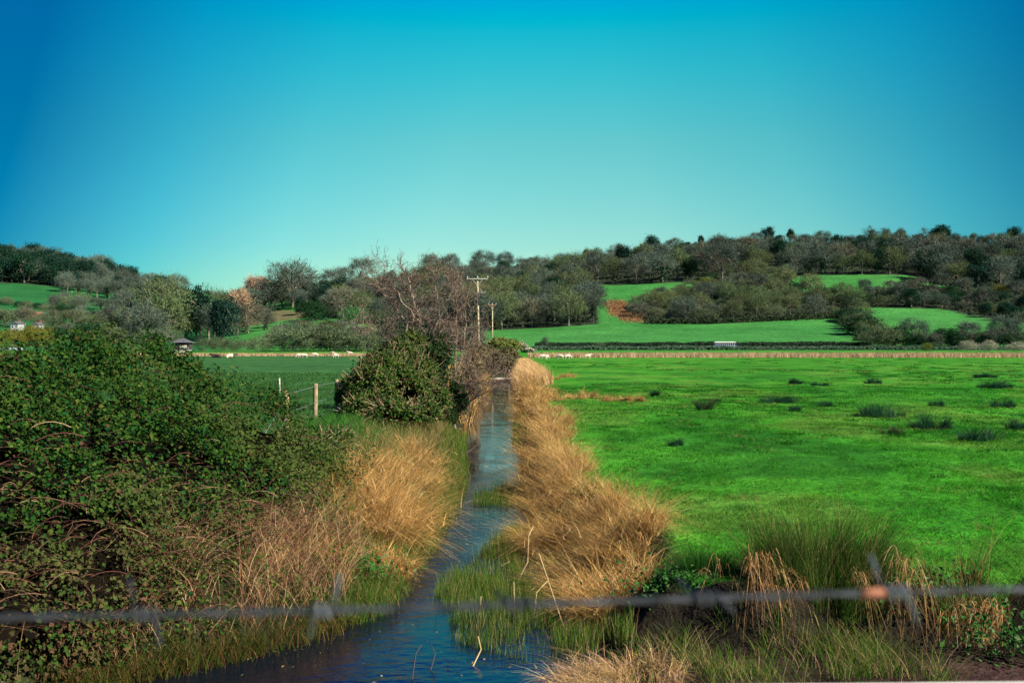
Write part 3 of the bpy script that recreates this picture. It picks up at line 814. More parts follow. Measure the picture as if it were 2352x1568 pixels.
for k, px, py, hp, wf, lab in BIG:
    p = hit(px, py, 180)[0]
    while p[1] > 1120 and px > 520: py += 1.0; p = hit(px, py, 180)[0]
    plant(k, p, hp * p[1] / F * 1.04, lab, None, wf, parts=True, sink=0.3)
# willow scrub along the far edge of the left meadow
rowof([(455, 806), (520, 806), (600, 806), (640, 806)], ['shrub'], (3.6, 4.4), "in the row beside the wooden hide", "grey willow scrub along the left meadow", 6, (3, 1), 200, (1.0, 1.2), seed=31)
rowof([(640, 806), (700, 806), (760, 806), (830, 806), (880, 806)], ['shrub', 'brownshrub', 'shrub'], (6, 8), "in the row behind the left meadow's sheep", "grey willow scrub along the left meadow", 11, (4, 1), 200, seed=32)
rowof([(620, 785), (690, 780), (760, 775), (800, 770)], ['shrub', 'olive', 'brownshrub'], (6, 9), "behind the left meadow's front scrub row", "grey willow scrub along the left meadow", 8, (5, 2), 260, seed=33)
rowof([(900, 806), (960, 808), (1040, 806), (1090, 806)], ['shrub', 'brownshrub', 'darkshrub'], (6, 9), "seen through the leaning tree", "scrub behind the leaning tree", 8, (5, 1), 180, seed=34)
rowof([(120, 792), (200, 790), (280, 786), (350, 792), (400, 795)], ['brownshrub', 'darkshrub', 'shrub'], (6, 9), "in the low belt left of the wooden hide", "low scrub behind the big bramble", 10, (5, 2), 200, seed=35)

# label what the loops planted
ORD = ["leftmost", "second from left", "third from left", "fourth from left", "fifth from left", "sixth from left", "seventh from left", "eighth from left"]
bk = {}
for o, kind, b, pos in PLACED:
    if b: bk.setdefault(b, []).append((CX + F * pos[0] / pos[1], o, kind))
for (where, kind), lst in bk.items():
    lst.sort(key=lambda q: q[0])
    wd = SPEC[kind][1]
    for i, (x, o, k) in enumerate(lst):
        if len(lst) == 1: o['label'] = f"only {wd} {where}"
        elif len(lst) <= 8:
            o['label'] = f"{'rightmost' if i == len(lst) - 1 else ORD[i]} {wd} {where}"
        else: o['label'] = f"{wd} {where}"

# undergrowth that closes the floor of the woods
def undergrowth():
    g = np.random.default_rng(5)
    Pa, Na, Sa = [], [], []
    for w, n in ((W_UPPER, 9000), (W_MID, 3500), (W_RIGHT, 4000), (W_LEFT, 10000), (W_HILLTOP, 2500)):
        xs = [p[0] for p in w]; ys = [p[1] for p in w]
        c = np.stack([g.uniform(min(xs), max(xs), n), g.uniform(min(ys), max(ys), n)], 1)
        c = c[inpoly(c[:, 0], c[:, 1], w)]
        p = hit(c[:, 0], c[:, 1], 250)
        p[:, 2] += g.random(len(p)) ** 1.5 * 3.0 + 0.2
        Pa.append(p)
    P = np.concatenate(Pa); n = len(P)
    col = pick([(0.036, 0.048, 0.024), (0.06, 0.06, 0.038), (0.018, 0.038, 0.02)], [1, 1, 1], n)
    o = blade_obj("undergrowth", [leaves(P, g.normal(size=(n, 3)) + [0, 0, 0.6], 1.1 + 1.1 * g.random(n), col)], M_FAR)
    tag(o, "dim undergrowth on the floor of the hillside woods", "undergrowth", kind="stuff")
undergrowth()

def bracken():
    g = np.random.default_rng(6)
    c = np.stack([g.uniform(1368, 1500, 8000), g.uniform(682, 750, 8000)], 1); c = c[inpoly(c[:, 0] + g.normal(size=len(c)) * 7, c[:, 1] + g.normal(size=len(c)) * 3.5, BRACKEN)]
    p = hit(c[:, 0], c[:, 1], 300); n = len(p)
    col = pick([(0.30, 0.16, 0.075), (0.24, 0.115, 0.05), (0.36, 0.24, 0.13), (0.10, 0.13, 0.04)], [2, 1, 1.2, 0.6], n)
    o = blade_obj("bracken", [blades(p, 0.7 + 0.6 * g.random(n), g.random(n) * 6.28, np.full(n, 0.7), np.full(n, 0.3), np.full(n, 0.35), col, 2)], M_STRAW)
    tag(o, "rust-brown bracken patch on the slope beside the copse", "bracken", kind="stuff")
bracken()

# ------------------------------------------------------------------ hedges, reed bed, tram
def hedge(name, x0, x1, yfun, z0, h, w, n, cols, wts, label, size=0.5, seed=1, topfun=None):
    g = np.random.default_rng(seed)
    x = g.uniform(x0, x1, n); u = g.uniform(-1, 1, n)
    hh = h * (0.78 + 0.45 * fbm(x / 5, x * 0, seed))
    ang = g.random(n) * np.pi
    y = yfun(x) - np.cos(ang) * w * (0.8 + 0.3 * g.random(n)); z = zfun(x, y)
    z = np.maximum(z, z0) + np.sin(ang) ** 0.6 * hh * (0.75 + 0.3 * g.random(n))
    P = np.stack([x, y, z], 1)
    N = np.stack([np.zeros(n), -np.cos(ang), np.sin(ang)], 1) + g.normal(size=(n, 3)) * 0.6
    root = empty(name, ((x0 + x1) / 2, float(yfun(np.array([(x0 + x1) / 2]))[0]), 0), label, "hedge")
    L = blade_obj("foliage", [leaves(P - np.array(root.location), N, size * (0.6 + 0.8 * g.random(n)), pick(cols, wts, n))], M_FAR, root)
    # solid core added, the hedge's inner shade painted near black
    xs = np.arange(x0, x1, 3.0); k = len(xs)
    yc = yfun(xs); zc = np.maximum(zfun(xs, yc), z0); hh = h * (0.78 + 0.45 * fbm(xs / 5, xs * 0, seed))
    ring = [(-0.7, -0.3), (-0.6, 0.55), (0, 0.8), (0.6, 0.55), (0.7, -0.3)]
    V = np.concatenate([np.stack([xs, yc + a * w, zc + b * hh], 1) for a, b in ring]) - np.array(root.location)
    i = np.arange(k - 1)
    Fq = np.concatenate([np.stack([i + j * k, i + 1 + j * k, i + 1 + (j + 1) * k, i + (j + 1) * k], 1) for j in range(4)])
    link("hedge_shade_core", np_mesh("hedge_shade_core", V, [Fq], [M_CORE]), root)
    return root
hedge("hedge", 6, 260, lambda x: 319 + 0 * x, 0.0, 1.2, 2.2, 20000, [(0.06, 0.115, 0.06), (0.09, 0.145, 0.075), (0.035, 0.07, 0.04), (0.12, 0.13, 0.08)], [3, 3, 2, 1],
      "long dark clipped hedge in front of the tramway, behind the straw-coloured reeds", 0.55, 41)
hedge("hedge", 8, 125, lambda x: 347 + 0 * x, 1.0, 1.5, 1.8, 7000, [(0.03, 0.055, 0.032), (0.045, 0.075, 0.04)], [1, 1],
      "dark hedge behind the tram along the bottom of the lower field", 0.6, 42)
def hedge_slope():
    pts = hit(np.linspace(1480, 1935, 60), np.interp(np.linspace(1480, 1935, 60), [1480, 1640, 1780, 1935], [744, 744, 737, 731]), 300)
    for_p = pts
    g = np.random.default_rng(3)
    n = 2600; k = g.uniform(0, 58.9, n); i = k.astype(int); f = (k - i)[:, None]
    P = for_p[i] * (1 - f) + for_p[i + 1] * f
    P = P + g.normal(size=(n, 3)) * [1, 1.2, 0] ; P[:, 2] = zfun(P[:, 0], P[:, 1]) + g.random(n) * 2.6
    o = blade_obj("hedge", [leaves(P, g.normal(size=(n, 3)) + [0, 0, 0.5], 0.8 + 0.6 * g.random(n), pick([(0.03, 0.045, 0.02), (0.05, 0.055, 0.03)], [1, 1], n))], M_FAR)
    tag(o, "dark hedge closing the top of the lower field under the copse", "hedge")
hedge_slope()

STRAWC = [(0.60, 0.360, 0.115), (0.66, 0.445, 0.185), (0.52, 0.285, 0.075), (0.28, 0.140, 0.052), (0.14, 0.18, 0.05)]
PINKSTRAW = [(0.52, 0.36, 0.20), (0.46, 0.30, 0.16), (0.40, 0.26, 0.14)]
def reed_bed(name, x0, x1, y0, y1, n, h, cols, label, w=0.09, seed=0):
    g = np.random.default_rng(seed)
    x = g.uniform(x0, x1, n); y = g.uniform(y0, y1, n) + 3.0 * (fbm(x / 9, x * 0, seed) - 0.5)
    b = np.stack([x, y, zfun(x, y)], 1)
    hh = h * (0.7 + 0.5 * g.random(n)) * (0.75 + 0.5 * fbm(x / 3, y / 3, seed + 1))
    o = blade_obj(name, [blades(b, hh, g.random(n) * 6.28, np.full(n, 0.35), np.full(n, 0.15), np.full(n, w), pick(cols, [2] * len(cols), n, 0.25), 2)], M_STRAW)
    tag(o, label, "reeds", kind="stuff")
reed_bed("reeds", 3.5, 190, 201, 226, 26000, 1.05, PINKSTRAW, "band of pale dead reeds along the far edge of the right field", 0.10, 51)
reed_bed("reeds", -90, -22, 226, 236, 6000, 0.75, PINKSTRAW, "thin pale band of dead reeds along the far edge of the left meadow", 0.10, 52)
def reed_tufts():
    for i, (px, py, w, lab) in enumerate(((18, 819, 46, "rusty reed tuft at the left edge below the lagoon"), (66, 817, 22, "small rusty reed tuft right of the one at the left edge"))):
        D = 210; x, y, _ = at(px, py, D); n = 260
        g = np.random.default_rng(60 + i)
        b = np.stack([x + g.normal(size=n) * w * D / F * 0.35, y + g.normal(size=n), np.zeros(n)], 1); b[:, 2] = zfun(b[:, 0], b[:, 1])
        o = blade_obj("reed_tuft", [blades(b, 0.6 + 0.6 * g.random(n), g.random(n) * 6.28, np.full(n, 0.5), np.full(n, 0.2), np.full(n, 0.12), pick([(0.42, 0.20, 0.09), (0.3, 0.13, 0.06)], [1, 1], n), 2)], M_STRAW)
        tag(o, lab, "reeds")
reed_tufts()

def tram():
    D = 331.0; x0 = (1638 - CX) / F * D; x1 = (1691 - CX) / F * D
    L = x1 - x0; xc = (x0 + x1) / 2
    zb = CAMZ - (796 - HY) / F * D + 0.1                     # sill of the car body
    r = empty("tram", (xc, D, zb), "white-roofed navy open tram running behind the dark hedge", "tram")
    W = 1.7
    MB().box((0, 0, 0.09), (L, W, 0.2)).build("sole_bar", M_WHITE, r)
    MB().box((0.1, 0, 0.46), (L * 0.80, W - 0.06, 0.54)).build("body_panel", M_NAVY, r)
    MB().box((0, 0, 0.95), (L * 0.78, W - 0.2, 0.44)).build("window_glass", M_GLASS, r)
    n = 9
    for i in range(n + 1):
        x = -L * 0.40 + i * L * 0.80 / n
        mb = MB()
        for s in (-1, 1): mb.box((x, s * (W / 2 - 0.03), 0.76 if i not in (0, 3, 6, 9) else 0.66), (0.085, 0.1, 0.98 if i not in (0, 3, 6, 9) else 1.0))
        mb.build("pillar", M_WHITE, r)
    MB().box((0, 0, 1.36), (L * 0.95, W + 0.1, 0.22)).box((0, 0, 1.53), (L * 0.82, W * 0.7, 0.12)).build("roof", M_CREAM, r, bevel=0.05)
    for s in (-1, 1):
        MB().box((s * L * 0.46, 0, 0.55), (0.5, W * 0.8, 0.75)).build("end_platform", M_NAVY, r, bevel=0.08)
        bg_ = MB().box((s * L * 0.25, 0, -0.16), (1.6, W * 0.7, 0.28)).build("bogie", M_DARKWOOD, r)
        for q in (-0.5, 0.5):
            MB().tube([(s * L * 0.25 + q, -0.5, -0.2), (s * L * 0.25 + q, 0.5, -0.2)], 0.26, 12).build("wheel", M_STEEL, bg_)
    zt = z1(xc, D)
    mb = MB()
    for s in (-0.42, 0.42): mb.box((120, D + s, 1.30), (230, 0.08, 0.12))
    tag(mb.build("tram_track", M_STEEL), kind="structure")
tram()

# ------------------------------------------------------------------ poles, hide, houses, fence
def pole(px, top_py, D, label, arm, arm_mat, arm_w, base_z=None, r=0.125, lean=0.0):
    x, y, zt = at(px, top_py, D)
    zb = z1(x, D) - 0.3
    e = empty("utility_pole", (x, D, zb), label, "utility pole", "utility poles")
    H = zt - zb
    MB().tube([(0, 0, 0), (lean * 0.5, 0, H * 0.5), (lean, 0, H)], [r * 1.15, r, r * 0.85], 12).build("pole_shaft", M_POLE, e, True)
    if arm:
        z = H - 0.12
        MB().box((lean - 0.05, -r - 0.05, z), (arm_w, 0.11, 0.12)).build("crossarm", arm_mat, e); ca = bpy.data.objects[[o.name for o in e.children if o.name.startswith("crossarm")][-1]]
        br = MB()
        for s in (-1, 1):
            br.tube([(lean + s * arm_w * 0.24, -r - 0.05, z - 0.07), (lean + s * 0.02, -r - 0.02, z - 0.85)], 0.035, 6)
        br.build("brace", arm_mat, e)
        for s in (-0.48, 0.0, 0.48):
            MB().tube([(lean + s * arm_w, -r - 0.05, z + 0.06), (lean + s * arm_w, -r - 0.05, z + 0.18), (lean + s * arm_w, -r - 0.05, z + 0.32)], [0.03, 0.075, 0.05], 8).build("insulator", M_PORC, ca, True)
    return e, x, zb, H
p1, p1x, p1b, p1h = pole(1100, 638, 120, "tall pale wooden utility pole with a wide crossarm beside the stream", True, M_ARM, 2.55, lean=-0.16)
MB().box((0.35, -0.14, p1h - 1.75), (0.9, 0.06, 0.06)).build("wire_bracket", M_ARM, p1)
MB().box((0.0, -0.13, p1h - 2.55), (0.22, 0.14, 1.3)).build("cable_guard", M_DARKWOOD, p1)
p2, p2x, p2b, p2h = pole(1131, 699, 166, "shorter, farther utility pole with a small reddish crossarm", True, M_RUSTARM, 1.25, r=0.10)
p3, p3x, p3b, p3h = pole(482, 704, 540, "distant utility pole hidden behind the dark evergreens near the wooden hide", False, M_ARM, 1)
def span(a, b, sag, rad, label):
    a = Vector(a); b = Vector(b)
    pts = []
    for i in range(25):
        t = i / 24; p = a.lerp(b, t); p.z -= sag * 4 * t * (1 - t); pts.append(p)
    o = MB().tube(pts, rad, 4).build("overhead_wire", M_WIRE)
    tag(o, label, "wire")
span((p1x + 0.3, 119.85, p1b + p1h - 1.72), (p3x, 539.8, p3b + p3h - 0.1), 3.2, 0.022, "thin overhead wire crossing in front of the wooded slope")
for s in (-0.48, 0.48):
    span((p1x - 0.16 + s * 2.55, 119.8, p1b + p1h + 0.2), (p2x + s * 1.25, 165.85, p2b + p2h + 0.2), 0.9, 0.006,
         "thin conductor between the two utility poles, " + ("left side" if s < 0 else "right side"))

def hide():
    D = 236.0; x, y, z = at(419, 802, D)
    g = z1(x, D)
    r = empty("bird_hide", (x, D, g), "small dark wooden bird hide with a grey hipped roof on the far meadow edge", "hut")
    w, d = 3.7, 3.0; zf = 1.25; hw = 1.75
    for sx in (-1, 1):
        for sy in (-1, 1):
            MB().box((sx * (w / 2 - 0.2), sy * (d / 2 - 0.2), (zf - 0.2) / 2 - 0.15), (0.2, 0.2, zf + 0.1)).build("stilt", M_DARKWOOD, r)
    MB().box((0, 0, zf), (w + 0.2, d + 0.2, 0.14)).build("floor_deck", M_PALEWOOD, r)
    t = 0.1
    wl_ = MB().box((0, d / 2, zf + 0.07 + hw / 2), (w, t, hw)).box((-w / 2 + t / 2, 0, zf + 0.07 + hw / 2), (t, d - t, hw)).box((w / 2 - t / 2, 0, zf + 0.07 + hw / 2), (t, d - t, hw))
    wl_.box((0, -d / 2, zf + 0.07 + 0.40), (w, t, 0.8)).box((-w * 0.3, -d / 2, zf + 0.87 + 0.44), (w * 0.4, t, 0.87)).box((w * 0.4, -d / 2 , zf + 1.62 + 0.06), (w * 0.2, t, 0.24))
    wl_.build("wall", M_DARKWOOD, r)
    MB().box((w * 0.15, -d / 2 - 0.09, zf + 0.95), (w * 0.56, 0.06, 0.62)).build("pale_panel", M_PALEWOOD, r)
    MB().box((w * 0.12, -d / 2 - 0.75, 0.55), (1.5, 1.2, 1.1)).build("lower_panel", M_PALEWOOD, r)
    MB().box((w * 0.42, -d / 2 - 0.4, zf + 0.45), (0.9, 0.5, 0.07)).build("shelf", M_WHITE, r)
    zr = zf + 0.07 + hw; o = 0.45; a, b = w / 2 + o, d / 2 + o
    MB().poly([(-a, -b, zr), (a, -b, zr), (a, b, zr), (-a, b, zr), (-0.5, 0, zr + 0.95), (0.5, 0, zr + 0.95)],
              [(0, 1, 5, 4), (1, 2, 5), (2, 3, 4, 5), (3, 0, 4), (3, 2, 1, 0)]).build("roof", M_SLATE, r)
    MB().tube([(-0.55, 0, zr + 0.96), (0.55, 0, zr + 0.96)], 0.06, 6).build("ridge_cap", M_SLATE, r)
hide()

def house(px, py, D, w, label, h=2.9):
    x, y, z = at(px, py, D); g = z1(x, D)
    z = max(g, z)
    r = empty("house", (x, D, z), label, "house", "white houses on the far left")
    d = 6.0
    MB().box((0, 0, h / 2 - 1.5), (w, d, h + 3)).build("wall", M_RENDER, r)
    a, b = w / 2 + 0.3, d / 2 + 0.3
    MB().poly([(-a, -b, h), (a, -b, h), (a, b, h), (-a, b, h), (0, -b, h + w * 0.38), (0, b, h + w * 0.38)], [(0, 1, 4), (1, 2, 5, 4), (2, 3, 5), (3, 0, 4, 5), (3, 2, 1, 0)]).build("roof", M_SLATE, r)
    MB().box((0.4, 1.2, h + w * 0.38 + 0.2), (0.6, 0.6, 1.4)).build("chimney", M_RED, r)
    for sx in (-0.25, 0.25):
        MB().box((sx * w, -d / 2 - 0.02, h * 0.55), (w * 0.17, 0.08, 1.1)).build("window", M_GLASS, r)
house(40, 758, 480, 3.6, "white gabled house among trees near the left edge")
house(88, 757, 490, 3.2, "smaller white house right of the first, half hidden by brown trees", 2.4)

def fence():
    ys = [20.6, 23.1, 26.9, 30.7, 34.6, 38.5]
    xs = [-5.2, -5.22, -5.32, -5.38, -5.45, -5.5]
    tops = [0.70, 1.45, 1.47, 1.45, 1.42, 1.4]           # the first one leans low inside the bramble
    r = empty("wire_fence", (xs[2], ys[2], z1(xs[2], ys[2])), "post and wire fence along the left bank between the two brambles", "fence")
    L = Vector(r.location)
    for i, (x, y, t) in enumerate(zip(xs, ys, tops)):
        zb = z1(x, y) - 0.3
        tx = rng.normal() * 0.02
        MB().tube([Vector((x, y, zb)) - L, Vector((x + tx * 0.5, y, (zb + t) / 2)) - L, Vector((x + tx, y, t - 0.03)) - L, Vector((x + tx, y, t)) - L], [0.068, 0.064, 0.062, 0.05], 10).build("post", M_WOOD, r, True)
    for dz, sag in ((-0.06, 0.0), (-0.48, 0.02), (-0.85, 0.05)):
        pts = []
        for i in range(len(xs) - 1):
            for k in range(6):
                t = k / 6
                pts.append(Vector((xs[i] + (xs[i + 1] - xs[i]) * t + 0.07, ys[i] + (ys[i + 1] - ys[i]) * t, tops[i] + (tops[i + 1] - tops[i]) * t + dz - sag * 4 * t * (1 - t))) - L)
        pts.append(Vector((xs[-1] + 0.07, ys[-1], tops[-1] + dz)) - L)
        MB().tube(pts, 0.0045, 5).build("wire", M_WIRE, r)
fence()
def stakes():
    for px, top, bot, D, lab in ((642, 868, 897, 48, "thin pale stake in the left meadow behind the nearest fence post"), (1169, 850, 870, 86, "thin pale stake on the farm crossing over the stream")):
        x, y, zt = at(px, top, D); zb = min(z1(x, D), at(px, bot, D)[2]) - 0.1
        if D == 86: x, y, D = x, 88.6, 88.6
        o = MB().tube([(x, D, zb), (x + 0.01, D, (zb + zt) / 2), (x, D, zt)], [0.045, 0.04, 0.035], 6).build("stake", M_PALEWOOD, None, True)
        tag(o, lab, "stake")
stakes()
def crossing():
    r = empty("farm_crossing", (-0.75, 89.5, -0.75), "low pale concrete slab crossing the stream in the distance", "culvert")
    MB().box((0, 0, 0.25), (4.2, 2.4, 0.14)).build("slab", M_SLAB, r, bevel=0.03)
    for s in (-1.7, 1.7): MB().box((s, 0, -0.1), (0.5, 2.2, 0.55)).build("abutment", M_SLAB, r)
    MB().box((0, -1.0, -0.05), (2.9, 0.12, 0.45)).build("front_beam", plain("stained_concrete", (0.42, 0.31, 0.20), 0.9), r)
crossing()

# ------------------------------------------------------------------ animals
def skin_mesh(name, verts, edges, radii, mat, root=0):
    me = bpy.data.meshes.new(name)
    me.from_pydata(verts, edges, [])
    me.materials.append(mat)
    o = link(name, me)
    m = o.modifiers.new("skin", 'SKIN'); m.use_smooth_shade = True
    sv = me.skin_vertices[0].data
    for i, r_ in enumerate(radii):
        sv[i].radius = r_ if hasattr(r_, '__len__') else (r_, r_)
        sv[i].use_root = (i == root)
    s = o.modifiers.new("sub", 'SUBSURF'); s.levels = 1; s.render_levels = 2
    return o
def sheep(grazing=True):
    hd = [(0.50, 0, 0.66), (0.66, 0, 0.50), (0.76, 0, 0.26), (0.82, 0, 0.12)] if grazing else [(0.50, 0, 0.76), (0.62, 0, 0.90), (0.74, 0, 0.90), (0.84, 0, 0.84)]
    V = [(-0.42, 0, 0.62), (-0.15, 0, 0.62), (0.15, 0, 0.61), (0.38, 0, 0.63)] + hd
    E = [(0, 1), (1, 2), (2, 3), (3, 4), (4, 5), (5, 6), (6, 7)]
    Rr = [0.22, 0.27, 0.27, 0.22, 0.15, 0.11, 0.085, 0.055]
    for s in (-1, 1):
        n = len(V)
        V += [(0.34, s * 0.13, 0.38), (0.33, s * 0.13, 0.20), (0.35, s * 0.13, 0.02)]; E += [(3, n), (n, n + 1), (n + 1, n + 2)]; Rr += [0.075, 0.045, 0.035]
        n = len(V)
        V += [(-0.40, s * 0.14, 0.40), (-0.47, s * 0.14, 0.22), (-0.44, s * 0.14, 0.02)]; E += [(0, n), (n, n + 1), (n + 1, n + 2)]; Rr += [0.09, 0.05, 0.035]
        n = len(V)
        h = hd[1] if not grazing else hd[1]
        V += [(h[0] + 0.0, s * 0.16, h[2] + 0.05)]; E += [(5, n)]; Rr += [0.03]
    n = len(V); V += [(-0.62, 0, 0.56), (-0.66, 0, 0.40)]; E += [(0, n), (n, n + 1)]; Rr += [0.05, 0.035]
    return skin_mesh("sheep", V, E, Rr, M_WOOL)
s1 = sheep(True); s2 = sheep(False)
used = {}
SH = [(1248, 825, 0, 200, "grazing cream sheep, leftmost of five by the right reed band"), (1257, 826, 0, 250, "cream sheep seen end-on, second of five by the right reed band"),
      (1287, 825, 0, 170, "grazing cream sheep in the middle of five by the right reed band"), (1303, 825, 0, 20, "grazing cream sheep, fourth of five by the right reed band"),
      (1349, 825, 1, 10, "cream sheep standing apart, rightmost of five by the right reed band"),
      (689, 822, 0, 215, "cream sheep grazing in the left meadow, left of the close pair"), (699, 822, 0, 205, "cream sheep grazing in the left meadow, right of the close pair"),
      (724, 820, 0, 200, "cream sheep grazing alone between the close pair and the bramble"), (772, 822, 0, 240, "cream sheep in the left meadow nearest the bramble"),
      (764, 816, 0, 150, "small distant sheep behind the one nearest the bramble"), (804, 816, 1, 190, "distant sheep half hidden behind the bramble's top")]
for px, py, k, rz, lab in SH:
    src = (s1, s2)[k]
    o = src if k not in used else src.copy()
    if k in used: COL.objects.link(o)
    used[k] = 1
    p = hit(px, py, 60)[0]
    o.location = (p[0], p[1], p[2] - 0.02); o.rotation_euler = (0, 0, R(rz)); o.scale = (1.1,) * 3
    tag(o, lab, "sheep", "sheep grazing in the far meadows")
def cow(px, py, mat, label, rz, dark_ends=False):
    V = [(-0.85, 0, 0.42), (-0.3, 0, 0.48), (0.3, 0, 0.48), (0.8, 0, 0.52), (1.12, 0, 0.72), (1.38, 0, 0.80), (1.68, 0, 0.66)]
    E = [(i, i + 1) for i in range(6)]; Rr = [0.34, 0.42, 0.42, 0.36, 0.22, 0.18, 0.11]
    for s in (-1, 1):
        n = len(V); V += [(0.75, s * 0.36, 0.22), (1.08, s * 0.40, 0.12), (0.80, s * 0.42, 0.08)]; E += [(3, n), (n, n + 1), (n + 1, n + 2)]; Rr += [0.12, 0.09, 0.07]
        n = len(V); V += [(-0.7, s * 0.44, 0.26), (-0.25, s * 0.56, 0.13), (-0.6, s * 0.60, 0.08)]; E += [(0, n), (n, n + 1), (n + 1, n + 2)]; Rr += [0.18, 0.11, 0.07]
        n = len(V); V += [(1.34, s * 0.28, 0.88)]; E += [(5, n)]; Rr += [0.05]
    o = skin_mesh("cow", V, E, Rr, mat)
    p = hit(px, py, 60)[0]
    o.location = (p[0], p[1], p[2]); o.rotation_euler = (0, 0, R(rz)); o.scale = (0.95,) * 3
    tag(o, label, "cow", "cattle lying in the left meadow")
    return o
def banded():
    m, n, l, p = nodes_of("pale_belted_hide")
    t = n.new("ShaderNodeTexCoord"); s = n.new("ShaderNodeSeparateXYZ"); l.new(t.outputs["Object"], s.inputs[0])
    r = n.new("ShaderNodeValToRGB"); r.color_ramp.interpolation = 'CONSTANT'
    mr = n.new("ShaderNodeMapRange"); mr.inputs[1].default_value = -1.2; mr.inputs[2].default_value = 1.8
    l.new(s.outputs[0], mr.inputs[0]); l.new(mr.outputs[0], r.inputs[0])
    for q, (a, c) in enumerate(((0, (0.05, 0.035, 0.03)), (0.2, (0.66, 0.52, 0.34)), (0.62, (0.05, 0.035, 0.03)))):
        e = r.color_ramp.elements[q] if q < 2 else r.color_ramp.elements.new(a)
        e.position = a; e.color = (*c, 1)
    l.new(r.outputs[0], p.inputs["Base Color"]); p.inputs["Roughness"].default_value = 0.8
    return m
cow(498, 822, M_COWDARK, "dark brown cow lying in the left meadow", 175)
cow(528, 822, banded(), "pale-bodied cow with dark head lying right of the dark cow", 10)

# ------------------------------------------------------------------ brambles
BRX = [-16, -12, -9, -7.6, -7.1, -6.6, -6.2, -5.8, -5.4, -5.0, -4.5, -4.0, -3.6, -3.2, -2.8, -2.4, -2.1]
BRH = [1.5, 1.6, 1.7, 1.85, 2.0, 2.25, 2.5, 2.62, 2.55, 2.35, 2.12, 1.85, 1.5, 1.2, 0.95, 0.6, 0.0]
def bram_h(x, y):
    base = np.interp(x, BRX, BRH)
    y0 = np.interp(x, [-16, -8, -5, -4, -3, -2.4], [6.2, 6.9, 8.1, 9.2, 10.8, 12.2])
    f = np.clip((y - y0) / 5.2, 0, 1); b = np.clip((19.5 - y) / 4.5, 0, 1)
    sh = np.sqrt(np.clip(1 - (1 - f) ** 2.2, 0, 1)) * np.sqrt(np.clip(1 - (1 - b) ** 2, 0, 1))
    return base * sh * (0.84 + 0.26 * fbm(x * 0.9, y * 0.9, 71)) + (fbm(x * 1.9, y * 1.9, 72) - 0.5) * 0.75 * sh

